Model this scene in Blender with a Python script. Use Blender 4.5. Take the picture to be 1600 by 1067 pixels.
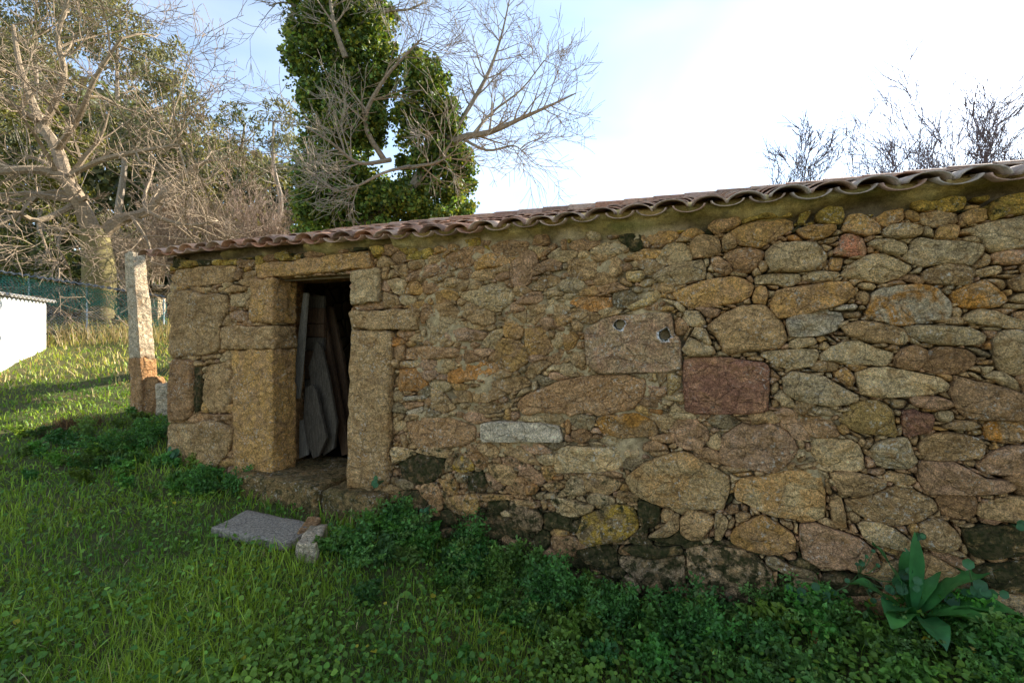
import bpy, bmesh, math, random
import numpy as np
from mathutils import Vector, Matrix, noise

CLX, CLY, CLZ = 0.0, 0.0, 0.0    # cloud field: an even thin veil, the same in every direction
# ------------------------------------------------------------------ camera, sky, sun, exposure
scene = bpy.context.scene
for o in list(bpy.data.objects):
    bpy.data.objects.remove(o)
R = math.radians
FPX = 755.0                      # focal length in photo pixels (photo 1600 wide)
EYE = 1.55
cam_d = bpy.data.cameras.new('camera')
cam_d.sensor_width = 36.0
cam_d.lens = FPX / 1600 * 36.0
cam_d.shift_y = -8.5 / 1600
cam_d.clip_start = 0.05
cam_d.clip_end = 3000
cam = bpy.data.objects.new('camera', cam_d)
scene.collection.objects.link(cam)
cam.location = (0, 0, EYE)
cam.rotation_euler = (R(90), 0, 0)
scene.camera = cam

SUN_AZ, SUN_EL = R(48), R(27)    # right of the view axis, above the horizon
SUN = Vector((math.sin(SUN_AZ) * math.cos(SUN_EL), math.cos(SUN_AZ) * math.cos(SUN_EL), math.sin(SUN_EL)))
world = bpy.data.worlds.new('World')
scene.world = world
world.use_nodes = True
nt = world.node_tree
nt.nodes.clear()
def wn(t, **k):
    n = nt.nodes.new(t)
    for a, b in k.items():
        setattr(n, a, b)
    return n
sky = wn('ShaderNodeTexSky', sky_type='NISHITA', sun_disc=False, sun_elevation=SUN_EL, sun_rotation=SUN_AZ,
         altitude=100, air_density=1.0, dust_density=.25, ozone_density=1.5)
tc = wn('ShaderNodeTexCoord')
mp = wn('ShaderNodeMapping'); mp.inputs['Scale'].default_value = (1.0, 1.0, 2.2); mp.inputs['Location'].default_value = (CLX, CLY, CLZ)
nz = wn('ShaderNodeTexNoise'); nz.inputs['Scale'].default_value = 2.4; nz.inputs['Detail'].default_value = 3.5
nz.inputs['Roughness'].default_value = 0.55; nz.inputs['Distortion'].default_value = 0.35
mr = wn('ShaderNodeMapRange'); mr.inputs[1].default_value = 0.35; mr.inputs[2].default_value = 0.70
mr.inputs[3].default_value = 0.02; mr.inputs[4].default_value = 0.24
# old contrail: a thin soft great-circle band
def pdir(x, y):
    return Vector(((x - 800) / FPX, 1, (525 - y) / FPX)).normalized()
cn = pdir(1010, 0).cross(pdir(850, 230)).normalized()
dp = wn('ShaderNodeVectorMath', operation='DOT_PRODUCT'); dp.inputs[1].default_value = cn
nz2 = wn('ShaderNodeTexNoise'); nz2.inputs['Scale'].default_value = 9; nz2.inputs['Detail'].default_value = 5
ad = wn('ShaderNodeMath', operation='MULTIPLY_ADD'); ad.inputs[1].default_value = 0.05; ad.inputs[2].default_value = -0.025
ad2 = wn('ShaderNodeMath', operation='ADD')
ab = wn('ShaderNodeMath', operation='ABSOLUTE')
mr2 = wn('ShaderNodeMapRange'); mr2.inputs[1].default_value = 0.0; mr2.inputs[2].default_value = 0.065
mr2.inputs[3].default_value = 0.13; mr2.inputs[4].default_value = 0.0
mx = wn('ShaderNodeMath', operation='MAXIMUM')
mix = wn('ShaderNodeMix', data_type='RGBA'); mix.inputs['B'].default_value = (CLOUD := (6.6, 6.6, 6.6, 1))
bg = wn('ShaderNodeBackground'); bg.inputs['Strength'].default_value = 0.055
out = wn('ShaderNodeOutputWorld')
L = nt.links.new
L(tc.outputs['Generated'], mp.inputs[0]); L(mp.outputs[0], nz.inputs['Vector']); L(nz.outputs['Fac'], mr.inputs[0])
L(tc.outputs['Generated'], dp.inputs[0]); L(tc.outputs['Generated'], nz2.inputs['Vector'])
L(nz2.outputs['Fac'], ad.inputs[0]); L(ad.outputs[0], ad2.inputs[0]); L(dp.outputs['Value'], ad2.inputs[1])
L(ad2.outputs[0], ab.inputs[0]); L(ab.outputs[0], mr2.inputs[0])
L(mr.outputs[0], mx.inputs[0]); L(mr2.outputs[0], mx.inputs[1]); L(mx.outputs[0], mix.inputs['Factor'])
L(sky.outputs[0], mix.inputs['A']); L(mix.outputs['Result'], bg.inputs['Color']); L(bg.outputs[0], out.inputs[0])

sl = bpy.data.lights.new('sun', 'SUN')
sl.energy = 2.4
sl.angle = R(0.5)
sl.color = (1.0, 0.93, 0.82)
so = bpy.data.objects.new('sun', sl)
scene.collection.objects.link(so)
so.rotation_euler = SUN.to_track_quat('Z', 'Y').to_euler()
vs = scene.view_settings
vs.view_transform = 'Standard'
vs.look = 'None'
vs.gamma = 1
vs.use_curve_mapping = False
vs.exposure = 2.55
scene.cycles.max_bounces = 6
scene.cycles.transparent_max_bounces = 4

# ------------------------------------------------------------------ helpers
rng = np.random.default_rng(11)
random.seed(5)
COL = scene.collection.objects
WLOC = {}
def link(name, data, parent=None, loc=(0, 0, 0)):
    o = bpy.data.objects.new(name, data)
    COL.link(o)
    loc = Vector(loc)
    WLOC[o.name] = loc
    if parent is not None:
        o.parent = parent
        o.location = loc - WLOC[parent.name]
    else:
        o.location = loc
    return o
def tag(o, label=None, cat=None, group=None, kind=None):
    if label: o['label'] = label
    if cat: o['category'] = cat
    if group: o['group'] = group
    if kind: o['kind'] = kind
    return o
def thing(name, label, cat, loc=(0, 0, 0), group=None):
    return tag(link(name, None, None, loc), label, cat, group)
def mesh_np(name, V, F, mat, col=None, smooth=False, extra=None):
    """V (n,3), F (m,k) index array, col (n,3)"""
    V = np.asarray(V, dtype=np.float32); F = np.asarray(F, dtype=np.int32)
    me = bpy.data.meshes.new(name)
    m, k = F.shape
    me.vertices.add(len(V)); me.vertices.foreach_set('co', V.ravel())
    me.loops.add(m * k); me.loops.foreach_set('vertex_index', F.ravel())
    me.polygons.add(m); me.polygons.foreach_set('loop_start', np.arange(0, m * k, k, dtype=np.int32))
    if smooth: me.polygons.foreach_set('use_smooth', np.ones(m, dtype=bool))
    def setattr_(nm, c):
        a = me.color_attributes.new(nm, 'FLOAT_COLOR', 'POINT')
        cc = np.ones((len(V), 4), dtype=np.float32); cc[:, :3] = c
        a.data.foreach_set('color', cc.ravel())
    if col is not None: setattr_('col', col)
    for nm, c in (extra or {}).items(): setattr_(nm, c)
    me.update(calc_edges=True)
    if mat: me.materials.append(mat)
    return me
class MB:
    """collects quads/tris of tubes, boxes, prisms; build() makes ONE mesh"""
    def __init__(s): s.v = []; s.f = []; s.c = []
    def add(s, vs, fs, col=None):
        b = len(s.v); s.v.extend(vs); s.f.extend([[i + b for i in f] for f in fs])
        if col is not None: s.c.extend([col] * len(vs))
    def tube(s, pts, rad, n=5, col=None, cap=True):
        b = len(s.v); m = len(pts)
        pts = [Vector(p) for p in pts]
        up = Vector((0.13, 0.21, 0.97))
        for i, p in enumerate(pts):
            t = (pts[min(i + 1, m - 1)] - pts[max(i - 1, 0)]).normalized()
            a = t.cross(up)
            if a.length < 1e-3: a = t.cross(Vector((1, 0, 0)))
            a.normalize(); c = t.cross(a)
            for k in range(n):
                th = 2 * math.pi * k / n
                s.v.append(p + (a * math.cos(th) + c * math.sin(th)) * rad[i])
                if col is not None: s.c.append(col)
        for i in range(m - 1):
            for k in range(n):
                k2 = (k + 1) % n
                s.f.append([b + i * n + k, b + i * n + k2, b + i * n + n + k2, b + i * n + n + k])
        if cap:
            s.f.append([b + k for k in range(n)][::-1]); s.f.append([b + (m - 1) * n + k for k in range(n)])
    def box(s, c, h, rz=0, col=None):
        cs, sn = math.cos(rz), math.sin(rz)
        vs = []
        for dz in (-1, 1):
            for dx, dy in ((-1, -1), (1, -1), (1, 1), (-1, 1)):
                x, y = dx * h[0], dy * h[1]
                vs.append(Vector((c[0] + x * cs - y * sn, c[1] + x * sn + y * cs, c[2] + dz * h[2])))
        s.add(vs, [[3, 2, 1, 0], [4, 5, 6, 7], [0, 1, 5, 4], [1, 2, 6, 5], [2, 3, 7, 6], [3, 0, 4, 7]], col)
    def prism(s, poly, ext):
        """poly: list of 3D points (planar), ext: extrusion vector"""
        n = len(poly); e = Vector(ext)
        vs = [Vector(p) for p in poly] + [Vector(p) + e for p in poly]
        s.add(vs, [list(range(n))[::-1], list(range(n, 2 * n))] + [[i, (i + 1) % n, n + (i + 1) % n, n + i] for i in range(n)])
    def build(s, name, mat, parent=None, loc=(0, 0, 0), smooth=False):
        me = bpy.data.meshes.new(name)
        l = Vector(loc)
        me.from_pydata([tuple(Vector(v) - l) for v in s.v], [], s.f)
        if s.c:
            a = me.color_attributes.new('col', 'FLOAT_COLOR', 'POINT')
            a.data.foreach_set('color', np.array([(*c, 1) for c in s.c], dtype=np.float32).ravel())
        if smooth: me.polygons.foreach_set('use_smooth', np.ones(len(me.polygons), dtype=bool))
        me.materials.append(mat)
        return link(name, me, parent, l)

# ---- materials
class NT:
    def __init__(s, name):
        s.m = bpy.data.materials.new(name); s.m.use_nodes = True; s.t = s.m.node_tree; s.t.nodes.clear()
        s.out = s.n('ShaderNodeOutputMaterial')
        s.geo = s.n('ShaderNodeNewGeometry')
    def n(s, t, ins=None, **k):
        x = s.t.nodes.new(t)
        for a, b in k.items(): setattr(x, a, b)
        for a, b in (ins or {}).items(): s.put(x.inputs[a], b)
        return x
    def put(s, sock, v):
        if isinstance(v, bpy.types.NodeSocket): s.t.links.new(v, sock)
        else: sock.default_value = v
    def noise(s, scale, detail=3, rough=0.5, vec=None, dist=0.0, stretch=None):
        v = vec or s.geo.outputs['Position']
        if stretch: v = s.n('ShaderNodeMapping', {'Vector': v, 'Scale': stretch}).outputs[0]
        return s.n('ShaderNodeTexNoise', {'Vector': v, 'Scale': scale, 'Detail': detail, 'Roughness': rough, 'Distortion': dist}).outputs['Fac']
    def ramp(s, v, a, b, lo=0.0, hi=1.0):
        return s.n('ShaderNodeMapRange', {0: v, 1: a, 2: b, 3: lo, 4: hi}).outputs[0]
    def mix(s, f, a, b, mode='MIX'):
        x = s.n('ShaderNodeMix', data_type='RGBA', blend_type=mode)
        s.put(x.inputs['Factor'], f); s.put(x.inputs['A'], a); s.put(x.inputs['B'], b)
        return x.outputs['Result']
    def math(s, op, a, b=0.0):
        return s.n('ShaderNodeMath', {0: a, 1: b}, operation=op).outputs[0]
    def attr(s, nm): return s.n('ShaderNodeAttribute', attribute_name=nm).outputs['Color']
    def scale(s, c, f):
        x = s.n('ShaderNodeVectorMath', operation='SCALE'); s.put(x.inputs[0], c[:3] if isinstance(c, tuple) else c); s.put(x.inputs['Scale'], f); return x.outputs[0]
    def bump(s, h, strength=0.5, dist=0.01, normal=None):
        ins = {'Height': h, 'Strength': strength, 'Distance': dist}
        if normal is not None: ins['Normal'] = normal
        return s.n('ShaderNodeBump', ins).outputs[0]
    def done(s, col, rough=0.9, normal=None, spec=0.3, metal=0.0, trans=0.0, tcol=None):
        p = s.n('ShaderNodeBsdfPrincipled', {'Base Color': col, 'Roughness': rough, 'Metallic': metal, 'Specular IOR Level': spec})
        if normal is not None: s.put(p.inputs['Normal'], normal)
        sh = p.outputs[0]
        if trans:
            t = s.n('ShaderNodeBsdfTranslucent', {'Color': tcol if tcol is not None else col})
            sh = s.n('ShaderNodeMixShader', {0: trans, 1: sh, 2: t.outputs[0]}).outputs[0]
        s.t.links.new(sh, s.out.inputs[0])
        return s.m
def c4(r, g, b): return (r, g, b, 1)

def make_stone():
    t = NT('field_stone')
    col, col2, mo = t.attr('col'), t.attr('col2'), t.attr('moss')
    big = t.ramp(t.noise(5.5, 5, .65, dist=1.2), .44, .58)
    c = t.mix(big, col, col2)
    fol = t.noise(7, 6, .72, stretch=(1, 1, 2.2), dist=1.2)            # gneiss banding
    c = t.scale(c, t.ramp(fol, .3, .7, .62, 1.50))
    sp = t.noise(150, 2, .6)
    sp2 = t.noise(58, 3, .7)
    c = t.scale(c, t.ramp(sp, .33, .67, .55, 1.45))                    # granite grain, fine and coarse
    c = t.scale(c, t.ramp(sp2, .34, .66, .62, 1.40))
    rust = t.math('MULTIPLY', t.ramp(t.noise(11, 5, .7, dist=.6), .54, .68), .6)
    c = t.mix(rust, c, c4(.36, .17, .045))
    li = t.math('MULTIPLY', t.ramp(t.noise(38, 4, .75), .56, .64), t.ramp(t.noise(4, 3), .44, .6, 0, .8))
    c = t.mix(li, c, c4(.66, .58, .45))
    dk = t.math('MULTIPLY', t.ramp(t.noise(17, 6, .78, dist=.5), .59, .69), .60)
    c = t.mix(dk, c, c4(.075, .055, .032))
    mm = t.n('ShaderNodeSeparateColor', {0: mo}).outputs[0]
    ms = t.ramp(t.math('ADD', t.noise(16, 5, .7), t.math('MULTIPLY', mm, .42)), .70, .82)
    c = t.mix(ms, c, t.mix(t.ramp(t.noise(40, 2), .4, .6), c4(.036, .036, .009), c4(.085, .064, .024)))
    wv = t.n('ShaderNodeVectorMath', {0: t.geo.outputs['Position'], 1: t.scale(t.n('ShaderNodeTexNoise', {'Vector': t.geo.outputs['Position'], 'Scale': 9, 'Detail': 4}).outputs['Color'], .09)}, operation='ADD').outputs[0]
    fac = t.n('ShaderNodeTexVoronoi', {'Vector': wv, 'Scale': 13.0}, feature='F1').outputs['Distance']      # broken faces
    crk = t.ramp(t.n('ShaderNodeTexVoronoi', {'Vector': wv, 'Scale': 7.0}, feature='DISTANCE_TO_EDGE').outputs['Distance'], 0, .035)   # hairline cracks
    c = t.scale(c, t.ramp(crk, 0, 1, .85, 1.2))
    h = t.math('ADD', t.math('ADD', t.math('MULTIPLY', fac, 1.6), t.math('MULTIPLY', crk, .5)), t.math('MULTIPLY', t.math('ADD', sp, sp2), .45))
    h = t.math('ADD', h, t.math('ADD', t.math('MULTIPLY', fol, 1.6), t.math('MULTIPLY', t.noise(32, 7, .75), 1.5)))
    return t.done(c, .92, t.bump(h, 1.0, .024), .18)
M_STONE = make_stone()
def make_simple(name, c1, c2, scale, rough=.9, bump=.5, bdist=.01, c3=None, sc3=60, spec=.25, stretch=None):
    t = NT(name)
    n1 = t.noise(scale, 5, .65, stretch=stretch)
    c = t.mix(t.ramp(n1, .38, .62), c4(*c1), c4(*c2))
    n2 = t.noise(sc3, 4, .65, stretch=stretch)
    if c3: c = t.mix(t.ramp(n2, .55, .68), c, c4(*c3))
    c = t.scale(c, t.ramp(t.noise(scale * 9, 3, .6), .3, .7, .7, 1.3))
    return t.done(c, rough, t.bump(t.math('ADD', n1, t.math('MULTIPLY', n2, .6)), bump, bdist), spec)
def make_attr(name, rough=.9, trans=0.0, spec=.25, var=0.0, tint=None, bumpsc=0):
    t = NT(name)
    c = t.attr('col')
    if var: c = t.scale(c, t.ramp(t.noise(var, 4, .65), .3, .7, .6, 1.4))
    nrm = t.bump(t.noise(bumpsc, 5, .7), .6, .01) if bumpsc else None
    tc = t.mix(1.0, c, c4(*tint), 'MULTIPLY') if tint else None
    return t.done(c, rough, nrm, spec, trans=trans, tcol=tc)
M_LEAF = make_attr('leaf_green', .55, .35, .35, tint=(1.25, 1.15, .5))
M_BARK = make_attr('branch_bark', .9, 0, .2, var=18, bumpsc=30)
def make_mortar():
    t = NT('wall_mortar')
    c = t.attr('col')
    n = t.noise(22, 6, .7)
    c = t.scale(c, t.ramp(n, .3, .7, .6, 1.35))
    c = t.scale(c, t.ramp(t.noise(160, 2), .3, .7, .72, 1.28))
    c = t.mix(t.math('MULTIPLY', t.ramp(t.noise(9, 5, .7), .56, .68), .6), c, c4(.09, .07, .04))
    h = t.math('ADD', n, t.math('MULTIPLY', t.noise(80, 4, .7), .5))
    return t.done(c, .95, t.bump(h, .9, .02), .1)
M_MORTAR = make_mortar()
M_WOOD = make_simple('weathered_wood', (.115, .088, .06), (.05, .038, .026), 14, .85, .5, .004, (.17, .14, .105), 40, stretch=(6, 6, .6))
M_WOODB = make_simple('brown_wood', (.12, .062, .03), (.06, .035, .02), 14, .85, .5, .004, (.14, .085, .045), 40, stretch=(6, 6, .6))
M_WOODP = make_simple('pale_wood', (.30, .25, .185), (.19, .155, .115), 14, .85, .5, .004, (.42, .38, .3), 40, stretch=(6, 6, .6))

# ------------------------------------------------------------------ where the barn stands
A = Vector((-3.77, 5.32, 0)); U = Vector((.9229, -.3850, 0)); NB = Vector((.3850, .9229, 0)); OUT = -NB
def wp(s, z, o=0.0):
    """point on the front wall: s along it, z up, o out of the face (towards the meadow)"""
    p = A + U * s + OUT * o
    return Vector((p.x, p.y, z))
def sd(x, y):
    dx, dy = x - A.x, y - A.y
    return dx * U.x + dy * U.y, -(dx * NB.x + dy * NB.y)
def at(px, py, Y):
    return Vector(((px - 800) / FPX * Y, Y, EYE + (525 - py) / FPX * Y))
def onwall(px, py, depth=0.0):
    A2 = A + NB * depth
    dx = (px - 800) / FPX
    s = (A2.y * dx - A2.x) / (U.x - U.y * dx)
    t = A2.y + U.y * s
    return s, EYE + t * (525 - py) / FPX
def ground(x, y):
    x = np.asarray(x, dtype=float); y = np.asarray(y, dtype=float)
    s, d = sd(x, y)
    w = np.clip((-x - 1.0) / 2.5, 0, 1)
    t = y - 4.9
    soft = 0.5 * (t + np.sqrt(t * t + 1.0)) - 0.1
    far = np.clip(y - 14.5, 0, None)
    z = .205 * np.minimum(soft, 9.6 + 0 * soft) * np.where(y > 12, 1, w) + .16 * far
    z = np.minimum(z, 14)
    z -= .32 * np.exp(-((s - 5.0) / 1.7) ** 2) * np.exp(-(np.abs(d) / 2.6) ** 2)
    z += .10 * np.exp(-(((x + 5.0) / .9) ** 2 + ((y - 5.9) / .7) ** 2))
    z += .035 * np.sin(x * 1.7 + .6) * np.sin(y * 1.3 + 1.1) + .02 * np.sin(x * 4.1) * np.cos(y * 3.7 + x)
    return z
def G(x, y): return float(ground(x, y))
def onground(px, py, lift=0.0):
    Y = 4.0
    for _ in range(60):
        x = (px - 800) / FPX * Y
        Yn = (EYE - G(x, Y) - lift) * FPX / max(py - 525, 5)
        Y += (Yn - Y) * .35
    x = (px - 800) / FPX * Y
    return Vector((x, Y, G(x, Y) + lift))
# ------------------------------------------------------------------ ground
def make_ground():
    t = NT('meadow_soil')
    n = t.noise(3, 6, .65)
    c = t.mix(t.ramp(n, .4, .6), c4(.085, .115, .030), c4(.11, .095, .040))
    c = t.mix(t.ramp(t.noise(14, 5, .7), .5, .65), c, c4(.10, .085, .035))
    m = t.done(c, .95, t.bump(t.noise(30, 6, .7), .8, .03), .1)
    q = np.linspace(-1, 1, 261)
    xs = -2 + 7.0 * np.sinh(q * 4.2) / math.sinh(1.0) * .6
    ys = 6 + 7.0 * np.sinh(q * 4.2) / math.sinh(1.0) * .6
    X, Y = np.meshgrid(xs, ys)
    Z = ground(X, Y)
    V = np.stack([X.ravel(), Y.ravel(), Z.ravel()], 1)
    n_ = len(q)
    i = np.arange(n_ - 1)[:, None] * n_ + np.arange(n_ - 1)[None]
    F = np.stack([i, i + 1, i + n_ + 1, i + n_], -1).reshape(-1, 4)
    o = link('ground', mesh_np('ground', V, F, m, smooth=True))
    tag(o, 'grassy meadow ground rising to the left behind the barn', kind='structure')
make_ground()

# ------------------------------------------------------------------ stone barn
WLEN, DEPTH, THICK = 9.6, 5.6, .55
barn = thing('stone_barn', 'low rubble stone barn with a clay tile roof and an open doorway', 'barn', (A.x, A.y, 0))
PAL = {  # real stone colours (albedo): main, second
 't': ((.37, .265, .145), (.29, .195, .10)), 'g': ((.41, .26, .10), (.35, .225, .115)), 'r': ((.21, .105, .07), (.28, .16, .10)),
 'R': ((.40, .19, .12), (.44, .27, .17)), 'k': ((.39, .255, .165), (.33, .215, .125)), 'e': ((.39, .295, .165), (.45, .36, .22)),
 'p': ((.45, .36, .225), (.38, .285, .16)), 'P': ((.48, .37, .19), (.42, .30, .14)), 'w': ((.54, .49, .40), (.43, .37, .27)),
 'W': ((.50, .46, .38), (.42, .38, .31)), 'd': ((.115, .085, .05), (.19, .13, .07)), 'b': ((.27, .17, .09), (.33, .215, .12)),
 'l': ((.36, .25, .065), (.27, .205, .05)), 'L': ((.40, .265, .05), (.24, .18, .10)), 'o': ((.38, .19, .06), (.32, .195, .095)),
 'O': ((.42, .215, .05), (.33, .225, .12)), 's': ((.22, .175, .105), (.28, .225, .14)), 'm': ((.20, .145, .07), (.11, .09, .04)),
 'M': ((.34, .25, .16), (.20, .15, .09)), 'H': ((.50, .385, .255), (.43, .28, .185)), 'G': ((.47, .345, .185), (.42, .265, .115)),
 'T': ((.36, .265, .12), (.30, .215, .085)), 'E': ((.41, .36, .27), (.42, .22, .06))}
def warm(c):
    c = [v * f for v, f in zip(c, (1.30, 1.10, .86))]
    k = min(1.0, .52 / max(c))
    return tuple(v * k for v in c)
for _k in PAL: PAL[_k] = tuple(warm(c) for c in PAL[_k])
MOSSY = {'d': .75, 'm': .8, 'M': .62, 'l': .35, 'L': .15, 's': .2}
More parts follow.
